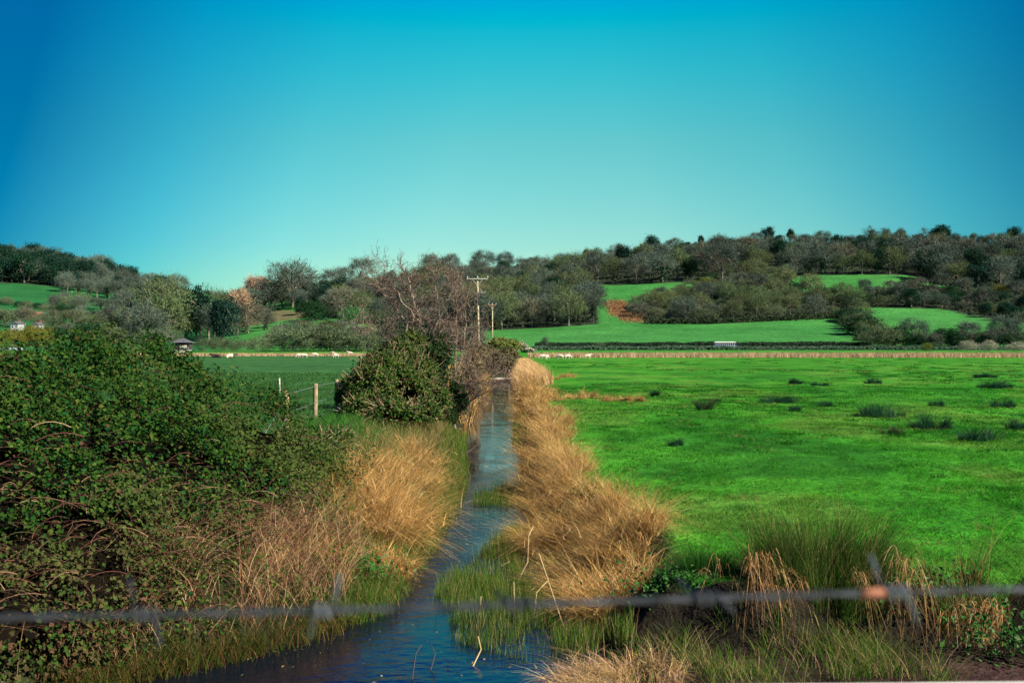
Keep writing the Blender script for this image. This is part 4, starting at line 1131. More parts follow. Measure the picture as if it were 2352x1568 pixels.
BR_COL = [(0.024, 0.066, 0.010), (0.040, 0.088, 0.014), (0.010, 0.032, 0.006), (0.080, 0.110, 0.021), (0.013, 0.066, 0.016), (0.085, 0.040, 0.022)]
def big_bramble():
    g = np.random.default_rng(77)
    r = empty("bramble_bush", (-5.5, 14, 0), "huge dense green bramble thicket filling the left foreground", "bramble")
    L = np.array(r.location)
    n = 430000
    x = g.uniform(-13, -2.0, n); y = g.uniform(6.2, 19.3, n)
    # keep what stands in front or on top
    keep = (np.abs(x) < 0.66 * y + 1.5) & (g.random(n) < np.where(y > 16.5, 0.35, 1.0))
    x, y = x[keep], y[keep]
    H = bram_h(x, y); e = 0.06
    nx = -(bram_h(x + e, y) - H) / e; ny = -(bram_h(x, y + e) - H) / e
    ok = H > 0.12
    x, y, H, nx, ny = x[ok], y[ok], H[ok], nx[ok], ny[ok]
    # steep faces need more leaves than their footprint gives
    steep = np.sqrt(1 + nx ** 2 + ny ** 2)
    rep = np.clip(np.round(steep * 0.9 * np.where(y < 10.6, 1.9, 1.0)), 1, 9).astype(int)
    x, y, H, nx, ny = [np.repeat(q, rep) for q in (x, y, H, nx, ny)]
    n = len(x); steep = np.sqrt(1 + nx ** 2 + ny ** 2)
    N = np.stack([nx, ny, np.ones(n)], 1); N /= np.linalg.norm(N, axis=1, keepdims=True)
    P = np.stack([x, y, zfun(x, y) * 0.5 + H], 1)
    P += g.normal(size=(n, 3)) * 0.07
    P -= N * (g.random(n) ** 1.6 * 0.42)[:, None]
    P += N * ((g.random(n) < 0.05) * g.random(n) * 0.22)[:, None]
    P[:, 2] -= (steep > 1.6) * g.random(n) * np.minimum(0.35 * (steep - 1), 0.7)
    # sparse patches open dark gaps; the foot on the right is mostly bare stems
    gap = 0.55 * fbm(P[:, 0] * 6.5, P[:, 2] * 6.5 + P[:, 1] * 3.1, 73) + 0.45 * fbm(P[:, 0] * 2.0, P[:, 2] * 2.0 + P[:, 1] * 1.1, 75)
    foot = np.clip((1.0 - P[:, 2]) / 1.0, 0, 1) * sstep(-5.4, -3.2, P[:, 0])
    keep = g.random(n) < np.clip((gap - 0.42) * 7.5, 0.05, 1) * (1 - 0.50 * foot)
    P, N = P[keep], N[keep]; n = len(P)
    tone = fbm(P[:, 0] * 0.9, P[:, 2] * 0.9 + P[:, 1] * 0.5, 74)
    col = pick(BR_COL, [3, 3, 2, 1.2, 2, 0.35], n, 0.25)
    warm = sstep(0.45, 0.65, tone + 0.25 * sstep(-6, -3, P[:, 0]) - 0.08)[:, None]
    low = np.clip((0.9 - P[:, 2]) / 0.9, 0, 1)[:, None] * (g.random((n, 1)) < 0.45); col = col * (1 - low) + low * np.array([0.085, 0.040, 0.024]) * (0.5 + g.random((n, 1)))
    col = col * (1 - warm * 0.5) + warm * 0.5 * np.array([0.088, 0.104, 0.030]) * (0.8 + 0.4 * g.random((n, 1)))
    blade_obj("foliage", [leaves(P - L, N + g.normal(size=(n, 3)) * 0.55 + [0.1, -0.1, 0.25], 0.020 + 0.052 * g.random(n) ** 1.4, col, 0.8)], M_LEAF, r)
    # solid core inside the bramble, its shade painted near black
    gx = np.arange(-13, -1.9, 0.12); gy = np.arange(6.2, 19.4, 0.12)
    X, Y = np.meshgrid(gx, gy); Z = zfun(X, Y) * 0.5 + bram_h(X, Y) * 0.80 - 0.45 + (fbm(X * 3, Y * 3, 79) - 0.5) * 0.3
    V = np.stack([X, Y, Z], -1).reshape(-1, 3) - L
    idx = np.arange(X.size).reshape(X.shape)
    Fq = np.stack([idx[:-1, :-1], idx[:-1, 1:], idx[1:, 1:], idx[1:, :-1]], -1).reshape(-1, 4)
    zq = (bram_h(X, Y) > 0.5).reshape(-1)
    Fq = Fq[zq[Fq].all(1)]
    link("thicket_shade_core", np_mesh("thicket_shade_core", V, [Fq], [M_CORE]), r)
    # arching canes
    A, B, RR, C = [], [], [], []
    for i in range(1500):
        if i < 1100: x0 = g.uniform(-8.0, -2.5); y0 = np.interp(x0, [-8, -5, -4, -3, -2.4], [7.0, 8.2, 9.3, 10.9, 12.3]) + g.uniform(0.0, 1.9)
        else: x0 = g.uniform(-9, -2.6); y0 = g.uniform(9, 17)
        h0 = float(bram_h(np.array([x0]), np.array([y0]))[0])
        p = np.array([x0, y0, h0 * g.uniform(0.4, 1.0) + g.uniform(-0.1, 0.12)])
        a = g.uniform(0, 6.28); l_ = g.uniform(0.15, 0.6); up = g.uniform(0.1, 0.8)
        d = np.array([math.cos(a), math.sin(a) - 0.3, up]); d /= np.linalg.norm(d)
        c = pick([(0.13, 0.055, 0.040), (0.20, 0.11, 0.07), (0.08, 0.038, 0.030), (0.30, 0.21, 0.11), (0.09, 0.08, 0.03)], [3, 1.6, 3, 0.7, 1], 1)[0]
        for k in range(5):
            q = p + d * l_ / 5; A.append(p); B.append(q); RR.append(g.uniform(0.0025, 0.005) if k == 0 else RR[-1] * 0.9); C.append(c)
            p = q; d = d + np.array([g.normal() * 0.12, g.normal() * 0.12, -0.22]); d /= np.linalg.norm(d)
    V, Fq, Cc = prisms(np.array(A) - L, np.array(B) - L, RR, np.array(RR) * 0.9, np.array(C), 3)
    blade_obj("stems", [(V, Fq, Cc)], M_TWIG, r)
big_bramble()

def leaf_lumps(name, lumps, n, size, cols, wts, label, cat, seed, gap=0.28, canes=0, parent_loc=None, mat=None, cane_cols=None, gapscale=2.0):
    """leafy bush from overlapping rounded masses (x, y, z, rx, ry, rz)"""
    g = np.random.default_rng(seed)
    lumps = np.array(lumps, float)
    area = (lumps[:, 3] * lumps[:, 4] + lumps[:, 3] * lumps[:, 5] + lumps[:, 4] * lumps[:, 5])
    k = g.choice(len(lumps), n, p=area / area.sum())
    d = unit(g.normal(size=(n, 3))); d[:, 2] = np.where(d[:, 2] < -0.3, -d[:, 2], d[:, 2])
    C, S = lumps[k, :3], lumps[k, 3:]
    bump = 0.66 + 0.62 * fbm(d[:, 0] * 3.2 + k * 3.1, d[:, 2] * 3.2 + d[:, 1] * 2.7 + k, seed)
    rr = bump * (1 - 0.40 * g.random(n) ** 1.5) + (g.random(n) < 0.07) * 0.28 * g.random(n)
    P = C + d * S * rr[:, None]
    inside = np.zeros(n, bool)
    for i in range(len(lumps)):
        q = ((P - lumps[i, :3]) / lumps[i, 3:]); inside |= ((q ** 2).sum(1) < 0.45) & (k != i)
    gp = fbm(P[:, 0] * gapscale, P[:, 2] * gapscale + P[:, 1], seed + 3)
    keep = ~inside & (g.random(n) < np.clip((gp - gap) * 5, 0.1, 1)) & (P[:, 2] > zfun(P[:, 0], P[:, 1]) - 0.05)
    P, N = P[keep], (d / S)[keep]; N = unit(N); m = len(P)
    base = lumps[np.argmin(lumps[:, 2] - lumps[:, 5])]
    loc = parent_loc or (float(lumps[:, 0].mean()), float(lumps[:, 1].mean()), z1(lumps[:, 0].mean(), lumps[:, 1].mean()))
    r = empty(name, loc, label, cat); L = np.array(loc)
    blade_obj("foliage", [leaves(P - L, N + g.normal(size=(m, 3)) * 0.6 + [0.1, -0.1, 0.2], size * (0.6 + 0.8 * g.random(m)), pick(cols, wts, m, 0.25), 0.8)], mat or M_LEAF, r)
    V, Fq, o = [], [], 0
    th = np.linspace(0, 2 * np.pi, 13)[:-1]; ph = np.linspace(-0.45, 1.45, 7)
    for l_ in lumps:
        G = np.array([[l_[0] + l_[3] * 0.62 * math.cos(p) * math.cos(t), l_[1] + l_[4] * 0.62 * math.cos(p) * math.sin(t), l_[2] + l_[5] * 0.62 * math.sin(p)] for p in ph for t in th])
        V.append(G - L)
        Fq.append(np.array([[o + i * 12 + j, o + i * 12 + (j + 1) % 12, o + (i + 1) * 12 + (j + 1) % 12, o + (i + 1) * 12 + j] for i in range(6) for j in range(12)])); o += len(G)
    link("thicket_shade_core", np_mesh("thicket_shade_core", np.concatenate(V), [np.concatenate(Fq)], [M_CORE]), r)  # core of each mass carries the inner shade as near-black colour
    if canes:
        kk = g.choice(len(lumps), canes); d = unit(g.normal(size=(canes, 3))); d[:, 2] = np.abs(d[:, 2])
        a = lumps[kk, :3] + d * lumps[kk, 3:] * 0.75; b = lumps[kk, :3] + d * lumps[kk, 3:] * g.uniform(1.0, 1.25, (canes, 1)) + g.normal(size=(canes, 3)) * 0.12
        blade_obj("stems", [prisms(a - L, b - L, np.full(canes, 0.010), np.full(canes, 0.004), pick(cane_cols or [(0.20, 0.13, 0.08), (0.32, 0.24, 0.14)], [1, 1], canes), 3)], M_TWIG, r)
    return r

def lump(px, py, D, wpx, hpx, depth=None):
    """rounded mass centred on a print position"""
    x, y, z = at(px, py, D)
    return (x, D, z, wpx / F * D, (depth or wpx / F * D), hpx / F * D)
leaf_lumps("bramble_bush", [lump(880, 880, 30, 78, 68, 1.2), lump(850, 900, 28.5, 62, 66, 1.1), lump(925, 905, 31, 72, 72, 1.2), lump(830, 945, 27.5, 48, 42, 0.8),
                            lump(900, 955, 27, 78, 40, 0.9), lump(800, 915, 30, 28, 45, 0.7), lump(975, 955, 29, 40, 40, 0.8), lump(890, 848, 31.5, 52, 46, 1.0), lump(925, 830, 33, 46, 46, 1.0), lump(960, 870, 32.5, 50, 60, 1.0), lump(1000, 930, 32, 40, 50, 0.8), lump(940, 795, 35, 40, 36, 0.9)],
           88000, 0.080, BR_COL + [(0.115, 0.12, 0.045), (0.19, 0.14, 0.07)], [3, 4, 1.4, 3.5, 1.2, 0.5, 4, 0.9], "rounded bramble mound behind the fence posts, in front of the leaning bare tree", "bramble", 81, gap=0.36, canes=900, gapscale=3.0)
leaf_lumps("bramble_bush", [lump(775, 1010, 20.5, 34, 26, 0.6), lump(650, 1012, 20.5, 34, 22, 0.6), lump(735, 1035, 18, 40, 36, 0.6), lump(690, 1070, 16.5, 50, 50, 0.6)],
           26000, 0.055, BR_COL + [(0.10, 0.12, 0.05)], [2, 3, 1, 2, 1, 0.6, 3], "low olive bramble at the foot of the fence posts", "bramble", 82, gap=0.33, canes=160)

leaf_lumps("scrub_bush", [lump(1072, 880, 41, 26, 52, 0.9), lump(1056, 935, 39.5, 22, 34, 0.8), lump(1084, 845, 43, 24, 42, 0.9), lump(1088, 905, 43, 15, 34, 0.7)], 9000, 0.075,
           [(0.13, 0.10, 0.05), (0.10, 0.085, 0.04), (0.05, 0.07, 0.02), (0.24, 0.17, 0.09)], [2, 2, 3, 0.8], "ragged brown twiggy scrub spilling towards the stream right of the leaning tree", "bush", 80, gap=0.45, canes=900, gapscale=2.5)
# scrub lining the stream beyond the leaning tree
SC_OL = [(0.085, 0.085, 0.035), (0.12, 0.11, 0.05), (0.06, 0.075, 0.03), (0.17, 0.125, 0.065)]
leaf_lumps("scrub_bush", [lump(1085, 850, 75, 30, 40, 2), lump(1065, 880, 70, 28, 38, 2), lump(1105, 828, 85, 26, 34, 2)], 9000, 0.22, SC_OL, [2, 2, 2, 2],
           "brown-green scrub on the left bank between the leaning tree and the farm crossing", "bush", 83, canes=220, gapscale=1.2)
leaf_lumps("scrub_bush", [lump(1148, 838, 100, 40, 26, 2.5), lump(1120, 822, 108, 30, 28, 2.5), lump(1165, 822, 112, 28, 24, 2.5), lump(1180, 852, 97, 22, 20, 1.5)], 12000, 0.26, SC_OL, [2, 3, 1, 2],
           "rounded olive scrub closing the stream just behind the farm crossing", "bush", 84, canes=160, gapscale=1.0)
leaf_lumps("scrub_bush", [lump(1150, 794, 150, 28, 20, 3), lump(1172, 796, 152, 24, 18, 3)], 6000, 0.32, [(0.13, 0.17, 0.03), (0.10, 0.13, 0.035), (0.18, 0.19, 0.05)], [1, 1, 1],
           "yellow-green bush at the foot of the shorter utility pole", "bush", 85, gapscale=0.8)
leaf_lumps("blossoming_bush", [lump(1190, 800, 160, 24, 15, 3), lump(1212, 806, 162, 16, 8, 2)], 5000, 0.32, PALEG, [1, 1, 1],
           "pale blossoming bush right of the shorter utility pole, at the field corner", "bush", 86, gapscale=0.8)
leaf_lumps("scrub_bush", [lump(1080, 800, 118, 26, 18, 2.2), lump(1108, 806, 117, 20, 15, 2)], 5000, 0.26, [(0.24, 0.20, 0.12), (0.18, 0.15, 0.08), (0.10, 0.10, 0.05)], [2, 1, 1],
           "pale twiggy bush around the foot of the tall utility pole", "bush", 87, canes=160, gapscale=0.9)
leaf_lumps("dark_bush", [lump(1190, 830, 126, 14, 11, 1.3)], 1500, 0.26, [(0.03, 0.055, 0.02), (0.05, 0.07, 0.03)], [1, 1], "small dark bush where the straw bank meets the far field", "bush", 88, gapscale=0.9)

# ------------------------------------------------------------------ leaning bare tree
def leaning_tree():
    g = np.random.default_rng(91)
    D0 = 38.0; base = np.array(at(1042, 978, D0)); base[2] = z1(base[0], D0) - 0.1
    r = empty("bare_tree", tuple(base), "big leaning bare tree with reddish twigs and an ivy-wrapped foot, left bank", "tree"); L = base
    def pt(px, py, dy): return np.array(at(px, py, D0 + dy))
    stems = [
        ([base, pt(1030, 930, -.1), pt(1008, 880, -.2), pt(988, 810, -.3), pt(965, 735, -.2), pt(945, 675, -.2), pt(936, 635, -.1)], 0.12, 0.95),
        ([pt(1012, 890, -.2), pt(975, 800, .4), pt(930, 735, .6), pt(895, 690, .9), pt(865, 655, 1.0)], 0.07, 0.9),
        ([pt(1020, 905, -.1), pt(1018, 830, .5), pt(1010, 750, .6), pt(1005, 690, .6), pt(1000, 650, .6)], 0.08, 0.9),
        ([pt(1030, 930, .1), pt(1045, 860, .6), pt(1050, 770, 1.0), pt(1048, 700, 1.1), pt(1045, 665, 1.1)], 0.075, 0.9),
        ([pt(1034, 940, .0), pt(1055, 890, -.3), pt(1072, 835, -.6), pt(1078, 785, -.8)], 0.06, 0.9),
        ([pt(1034, 945, .0), pt(1065, 915, -.7), pt(1100, 880, -1.1), pt(1124, 856, -1.2)], 0.05, 0.8),
        ([pt(1036, 955, .0), pt(1070, 930, -.9), pt(1108, 905, -1.4), pt(1130, 890, -1.5)], 0.04, 0.8),
        ([pt(1000, 870, -.3), pt(950, 830, -.7), pt(900, 790, -.9), pt(850, 750, -.9)], 0.05, 0.9),
        ([pt(988, 815, -.3), pt(1000, 745, -.6), pt(1030, 690, -.7), pt(1040, 655, -.6)], 0.05, 0.9),
        ([pt(970, 750, -.2), pt(930, 700, -.5), pt(908, 665, -.4), pt(892, 640, -.4)], 0.04, 0.9),
        ([pt(1050, 850, .6), pt(1066, 790, .9), pt(1070, 735, 1.2), pt(1066, 700, 1.2)], 0.045, 0.9),
    ]
    A, B, RA, RB = [], [], [], []; tips = []
    def grow(p, d, l_, r_, lev):
        n = 4
        q = p
        for k in range(n):
            d = unit(d + g.normal(size=3) * (0.16 + 0.04 * lev) + np.array([0.02, 0, 0.05]))
            e = q + d * l_ / n
            r1 = r_ * (1 - 0.65 * (k + 1) / n); r0 = r_ * (1 - 0.65 * k / n)
            A.append(q); B.append(e); RA.append(r0); RB.append(r1)
            if lev < 3 and (k > 0 or lev > 0):
                for _ in range(2 if lev < 2 else 1):
                    dd = unit(d + g.normal(size=3) * 0.75)
                    grow(e, dd, l_ * g.uniform(0.42, 0.66), r1 * 0.6, lev + 1)
            q = e
        tips.append((q, d))
    SA, SBb, SRA, SRB = [], [], [], []
    for pts, r_, taper in stems:
        P = [np.array(p) for p in pts]; f = []
        for i in range(len(P) - 1):                   # subdivide with a little wander
            for k in range(4): f.append(P[i] + (P[i + 1] - P[i]) * k / 4 + g.normal(size=3) * (0.02 if (i or k) else 0))
        f.append(P[-1])
        m = len(f) - 1
        for i in range(m):
            SA.append(f[i]); SBb.append(f[i + 1]); SRA.append(r_ * (1 - 0.85 * i / m)); SRB.append(r_ * (1 - 0.85 * (i + 1) / m))
            if i > m * 0.28:
                d = unit(f[i + 1] - f[i])
                for _ in range(2 if g.random() < 0.55 else 1):
                    dd = unit(d * 0.7 + g.normal(size=3) * 0.62)
                    grow(f[i + 1], dd, g.uniform(0.65, 1.25) * (1.15 - 0.4 * i / m), r_ * 0.32 * (1.1 - 0.7 * i / m), 1)
        grow(f[-1], unit(f[-1] - f[-2]), 0.7, r_ * 0.25, 1)
    n = len(SA)
    V1 = prisms(np.array(SA) - L, np.array(SBb) - L, SRA, SRB, pick([(0.25, 0.20, 0.14), (0.18, 0.14, 0.10)], [1, 1], n, 0.1), 7)
    blade_obj("trunk", [V1], M_TWIG, r)
    n = len(A)
    RA = np.maximum(RA, 0.0055); RB = np.maximum(RB, 0.004)
    colr = pick([(0.135, 0.088, 0.066), (0.19, 0.13, 0.095), (0.085, 0.062, 0.05), (0.30, 0.23, 0.16)], [3, 2, 2.6, 1.3], n, 0.2)
    V2 = prisms(np.array(A) - L, np.array(B) - L, RA, RB, colr, 3)
    blade_obj("crown", [V2], M_TWIG, r)
    # ivy and evergreen growth round the lower stems
    ln = np.array([lump(960, 840, 37.5, 78, 72, 1.2), lump(1012, 880, 37.3, 54, 84, 1.0), lump(930, 830, 38.3, 48, 40, 0.9), lump(1045, 925, 37.6, 30, 40, 0.8), lump(1000, 800, 38, 38, 40, 0.7),
                   lump(900, 812, 38.6, 34, 26, 0.7), lump(1020, 945, 36.8, 34, 34, 0.6)])
    n = 70000; k = g.integers(0, len(ln), n); d = unit(g.normal(size=(n, 3)))
    P = ln[k, :3] + d * ln[k, 3:] * (0.55 + 0.55 * g.random((n, 1)))
    gp = fbm(P[:, 0] * 1.8, P[:, 2] * 1.8 + P[:, 1], 95)
    keep = (g.random(n) < np.clip((gp - 0.34) * 4.5, 0.03, 1)) & (P[:, 2] > zfun(P[:, 0], P[:, 1]))
    P = P[keep]; d = d[keep]; n = len(P)
    blade_obj("ivy", [leaves(P - L, d + g.normal(size=(n, 3)) * 0.7 + [0, 0, 0.3], 0.075 * (0.6 + 0.8 * g.random(n)),
              pick([(0.025, 0.065, 0.018), (0.05, 0.09, 0.025), (0.012, 0.032, 0.012), (0.10, 0.10, 0.04)], [3, 2, 3, 1.3], n, 0.25))], M_LEAF, r)
leaning_tree()
# straw and bare stalks on the bank under the tree
def dry_scrub():
    g = np.random.default_rng(97)
    n = 5200
    y = g.uniform(40, 88, n); x = np.interp(y, *XL) - g.random(n) * 2.2 + 0.25
    b = np.stack([x, y, zfun(x, y)], 1)
    o = blade_obj("bank_grass", [blades(b, 0.7 + 0.9 * g.random(n), g.random(n) * 6.28, np.full(n, 0.5), np.full(n, 0.2), np.full(n, 0.035), pick(STRAWC + [(0.12, 0.12, 0.05)], [2, 2, 2, 2, 1, 3], n), 3)], M_STRAW)
    tag(o, "dry brown grass along the left bank under the leaning tree", "grass", kind="stuff")
dry_scrub()

# ------------------------------------------------------------------ straw tussocks
def straw_clump(x, y, Rr, h, n, lean, label, cols=STRAWC, wts=(4, 3.5, 2.5, 1.5, 1.4), seed=0, droop=0.28, width=0.0055, name="dry_grass_clump", group="dry grass clumps on the stream banks", seg=4, cat="grass clump", spread=0.75, zoff=0.0, tuft=26):
    g = np.random.default_rng(seed)
    m = max(6, n // tuft)
    ta = g.random(m) * 6.28; tr = Rr * 0.6 * np.sqrt(g.random(m))
    tv = np.stack([np.cos(ta), np.sin(ta)], 1) * (tr / Rr * 1.2)[:, None] * spread + np.array(lean) * g.uniform(0.1, 1.4, (m, 1)) + g.normal(size=(m, 2)) * 0.50
    th = g.uniform(0.40, 1.0, m) * (1.06 - 0.55 * (tr / (Rr * 0.6)) ** 2); tt = g.uniform(0.5, 1.3, m)
    k = g.integers(0, m, n)
    b = np.stack([x + tr[k] * np.cos(ta[k]) + g.normal(size=n) * 0.05 * Rr, y + tr[k] * np.sin(ta[k]) + g.normal(size=n) * 0.05 * Rr, np.zeros(n)], 1)
    b[:, 2] = np.maximum(zfun(b[:, 0], b[:, 1]), WATER) - 0.03 + zoff
    stray = g.random(n) < 0.22
    out = tv[k] + g.normal(size=(n, 2)) * np.where(stray, 0.8, 0.27)[:, None]
    ang = np.arctan2(out[:, 1], out[:, 0]); ln = np.hypot(out[:, 0], out[:, 1])
    hh = h * th[k] * (0.6 + 0.5 * g.random(n))
    z0 = float(np.maximum(z1(x, y), WATER))
    L = np.array([x, y, z0])
    V, Fq, C = blades(b - L, hh, ang, np.clip(ln, 0.05, 1.5), np.clip(droop * (0.25 + 1.9 * g.random(n) ** 1.5) * (0.6 + ln), 0, 1.25), width * (0.7 + 0.6 * g.random(n)), pick(cols, wts, n, 0.2) * tt[k][:, None], seg, bend=g.normal(size=n) * 0.24)
    shapes = [(V, Fq, C)]
    if seg >= 4:                                          # broken, tangled bits lying through the clump
        q = int(n * 0.45); i = g.integers(0, n, q); f = g.uniform(0.25, 0.95, q)
        pb = V.reshape(n, -1, 3)[i, np.clip((f * seg).astype(int), 0, seg - 1) * 2] + g.normal(size=(q, 3)) * 0.02
        pb[:, 2] = np.maximum(pb[:, 2], 0.02)
        shapes.append(blades(pb, h * g.uniform(0.07, 0.24, q), g.random(q) * 6.28, g.uniform(0.4, 2.6, q), g.uniform(0, 1.2, q), width * g.uniform(0.8, 1.9, q), pick(cols, [w * 1.0 for w in wts], q, 0.3) * g.uniform(0.5, 1.15, (q, 1)), 2, bend=g.normal(size=q) * 0.5))
    o = blade_obj(name, shapes, M_STRAW)
    o.location = tuple(L)
    tag(o, label, cat, group)
    return o
RB = [ # x, y, radius, height, blades, lean
 (1.18, 11.9, 0.75, 1.05, 2600, (-0.35, -0.10), "tall orange straw clump nearest the camera on the right bank"),
 (1.53, 13.2, 0.75, 1.15, 2600, (-0.15, -0.05), "upright golden straw clump behind the nearest one, at the field's edge"),
 (0.95, 13.4, 0.80, 1.00, 2800, (-0.75, -0.12), "wind-swept straw clump hanging low over the water behind the nearest one"),
 (1.33, 14.9, 0.75, 1.10, 2200, (-0.25, 0.0), "third straw clump back on the field side of the right bank"),
 (0.75, 15.6, 0.85, 1.05, 2500, (-0.75, -0.1), "straw clump sweeping over the water beside the green sprouts in mid-stream"),
 (1.28, 17.2, 0.75, 1.05, 2000, (-0.35, 0.0), "straw clump on the field side, level with the mid-stream sprouts"),
 (0.80, 18.4, 0.85, 1.10, 2200, (-0.65, -0.05), "rounded straw clump over the water just beyond the mid-stream sprouts"),
 (1.23, 20.3, 0.8, 1.10, 1700, (-0.35, 0.0), "straw clump on the field side at the bank's first bulge"),
 (0.75, 21.4, 0.85, 1.15, 1900, (-0.6, -0.05), "high golden straw clump over the wide blue reach of water"),
 (1.13, 23.8, 0.8, 1.1, 1500, (-0.3, 0.0), "straw clump on the field side above the wide blue reach"),
 (0.75, 25.6, 0.9, 1.1, 1600, (-0.6, 0.0), "straw clump leaning out where the water narrows"),
 (1.23, 27.5, 0.85, 1.1, 1300, (-0.3, 0.0), "straw clump on the field side where the water narrows"),
 (0.80, 30.0, 0.9, 1.15, 1500, (-0.55, 0.0), "straw clump beside the pole's reflection"),
 (1.43, 31.5, 0.9, 1.1, 1200, (-0.2, 0.0), "straw clump on the field side beyond the narrowing"),
 (0.85, 35.0, 1.0, 1.15, 1400, (-0.5, 0.0), "straw clump on the water side opposite the leaning tree's foot"),
 (1.53, 37.5, 1.0, 1.1, 1100, (-0.2, 0.0), "straw clump on the field side opposite the leaning tree"),
 (0.85, 41.5, 1.05, 1.2, 1300, (-0.45, 0.0), "straw clump on the water side just past the leaning tree"),
 (1.58, 45.0, 1.1, 1.15, 1000, (-0.2, 0.0), "straw clump on the field side in line with the straw mounds in the field"),
 (0.90, 49.5, 1.1, 1.2, 1100, (-0.4, 0.0), "far straw clump on the water side, before the farm crossing"),
 (1.58, 54.0, 1.15, 1.15, 900, (-0.2, 0.0), "far straw clump on the field side, before the farm crossing"),
 (0.95, 59.0, 1.2, 1.2, 1000, (-0.35, 0.0), "distant small straw clump approaching the farm crossing"),
]
for i, (x, y, r_, h, n, ln, lab) in enumerate(RB):
    q = (1.08, 0.98, 0.86, 1.0, 1.04, 0.58, 1.06, 0.92, 1.1, 0.62)[i % 10]
    h *= q; n = int(n * (0.5 + 0.5 * q))
    straw_clump(x, y, r_ * 0.95, h * 0.98, int(n * 0.95), ln, lab, seed=100 + i, wts=(4, 3.5, 2.5, 1.5, 1.0 if q > 0.7 else 5), spread=0.6, tuft=16, width=0.0055 if y < 25 else 0.008 if y < 40 else 0.016)
def far_bank_straw():
    g = np.random.default_rng(130); n = 9000
    y = 62 + 66 * g.random(n) ** 1.2; x = np.interp(y, *XR) + 0.1 + g.random(n) * 2.0 + 0.3 * np.sin(y * 0.5)
    b = np.stack([x, y, zfun(x, y)], 1)
    hh = (1.0 + 0.5 * g.random(n)) * (0.7 + 0.6 * fbm(y / 4, x / 2, 131))
    o = blade_obj("bank_grass", [blades(b, hh, np.pi + g.normal(size=n) * 0.9, np.full(n, 0.45), np.full(n, 0.25), np.full(n, 0.035), pick(STRAWC[:3] + PINKSTRAW, [2, 3, 1, 2, 2, 1], n), 3)], M_STRAW)
    tag(o, "far end of the straw bank on the right narrowing towards the poles", "grass", kind="stuff")
far_bank_straw()
def in_field(px, py): p = hit(px, py, 12)[0]; return p[0], p[1]
for i, (px, py, w, h, lab) in enumerate([(1340, 914, 62, 0.75, "rounded straw mound spreading from the bank into the right field"), (1395, 922, 34, 0.55, "lower straw mound at the right end of the rounded one"),
        (1300, 868, 36, 0.7, "small far straw mound in the right field beyond the rounded one"), (1270, 872, 26, 0.5, "low greenish straw tuft left of the small far mound"),
        (1440, 922, 22, 0.5, "small brown straw tuft right of the low straw mound"), (1470, 922, 16, 0.5, "pale small straw tuft, second right of the low straw mound")]):
    x, y = in_field(px, py)
    straw_clump(x, y, w / F * y, h, 800, (0, 0), lab, seed=140 + i, width=0.016, group="straw mounds in the right field", cols=STRAWC, wts=(3, 3, 2, 1, 2))
LB = [(-2.45, 12.7, 0.6, 0.62, 1300, (0.1, -0.2), "low pinkish dead grass on the bank above the left water's edge"),
      (-2.95, 11.8, 0.6, 0.6, 1200, (0.0, -0.2), "ragged dead grass at the bramble's lower right corner"),
      (-2.05, 15.3, 0.85, 1.35, 3000, (0.25, -0.1), "big golden straw clump on the left bank, arching towards the water"),
      (-1.95, 17.0, 0.85, 1.35, 2400, (0.35, 0.0), "pale straw clump rising behind the big golden one on the left bank"),
      (-2.65, 14.2, 0.75, 1.0, 2000, (-0.1, -0.2), "brownish straw clump left of the big golden one, against the bramble"),
      (-1.75, 14.0, 0.5, 0.7, 1200, (0.3, -0.2), "low ragged straw at the water's edge under the big golden clump"),
      (-2.5, 18.6, 0.9, 1.2, 1600, (0.1, 0.0), "olive straw clump at the back of the left bank's straw"),
      (-2.65, 15.9, 0.8, 1.25, 1900, (-0.05, 0.0), "pale straw clump left of the big golden one, higher on the bank"),
      (-2.9, 17.6, 0.8, 1.1, 1500, (0.0, 0.0), "pale straw clump between bramble and golden straw"),
      (-2.1, 22.8, 0.9, 1.0, 1300, (0.3, 0.0), "faint straw clump farthest back on the left bank, near the bramble mound"),
      (-2.0, 20.4, 0.8, 1.0, 1300, (0.4, 0.0), "thin straw clump at the far end of the left bank's straw")]
for i, (x, y, r_, h, n, ln, lab) in enumerate(LB):
    straw_clump(x, y, r_, h, n, ln, lab, seed=160 + i, spread=0.65, tuft=16, wts=(4, 2.5, 3, 2, 0.6 if i not in (4,) else 5), width=0.006)

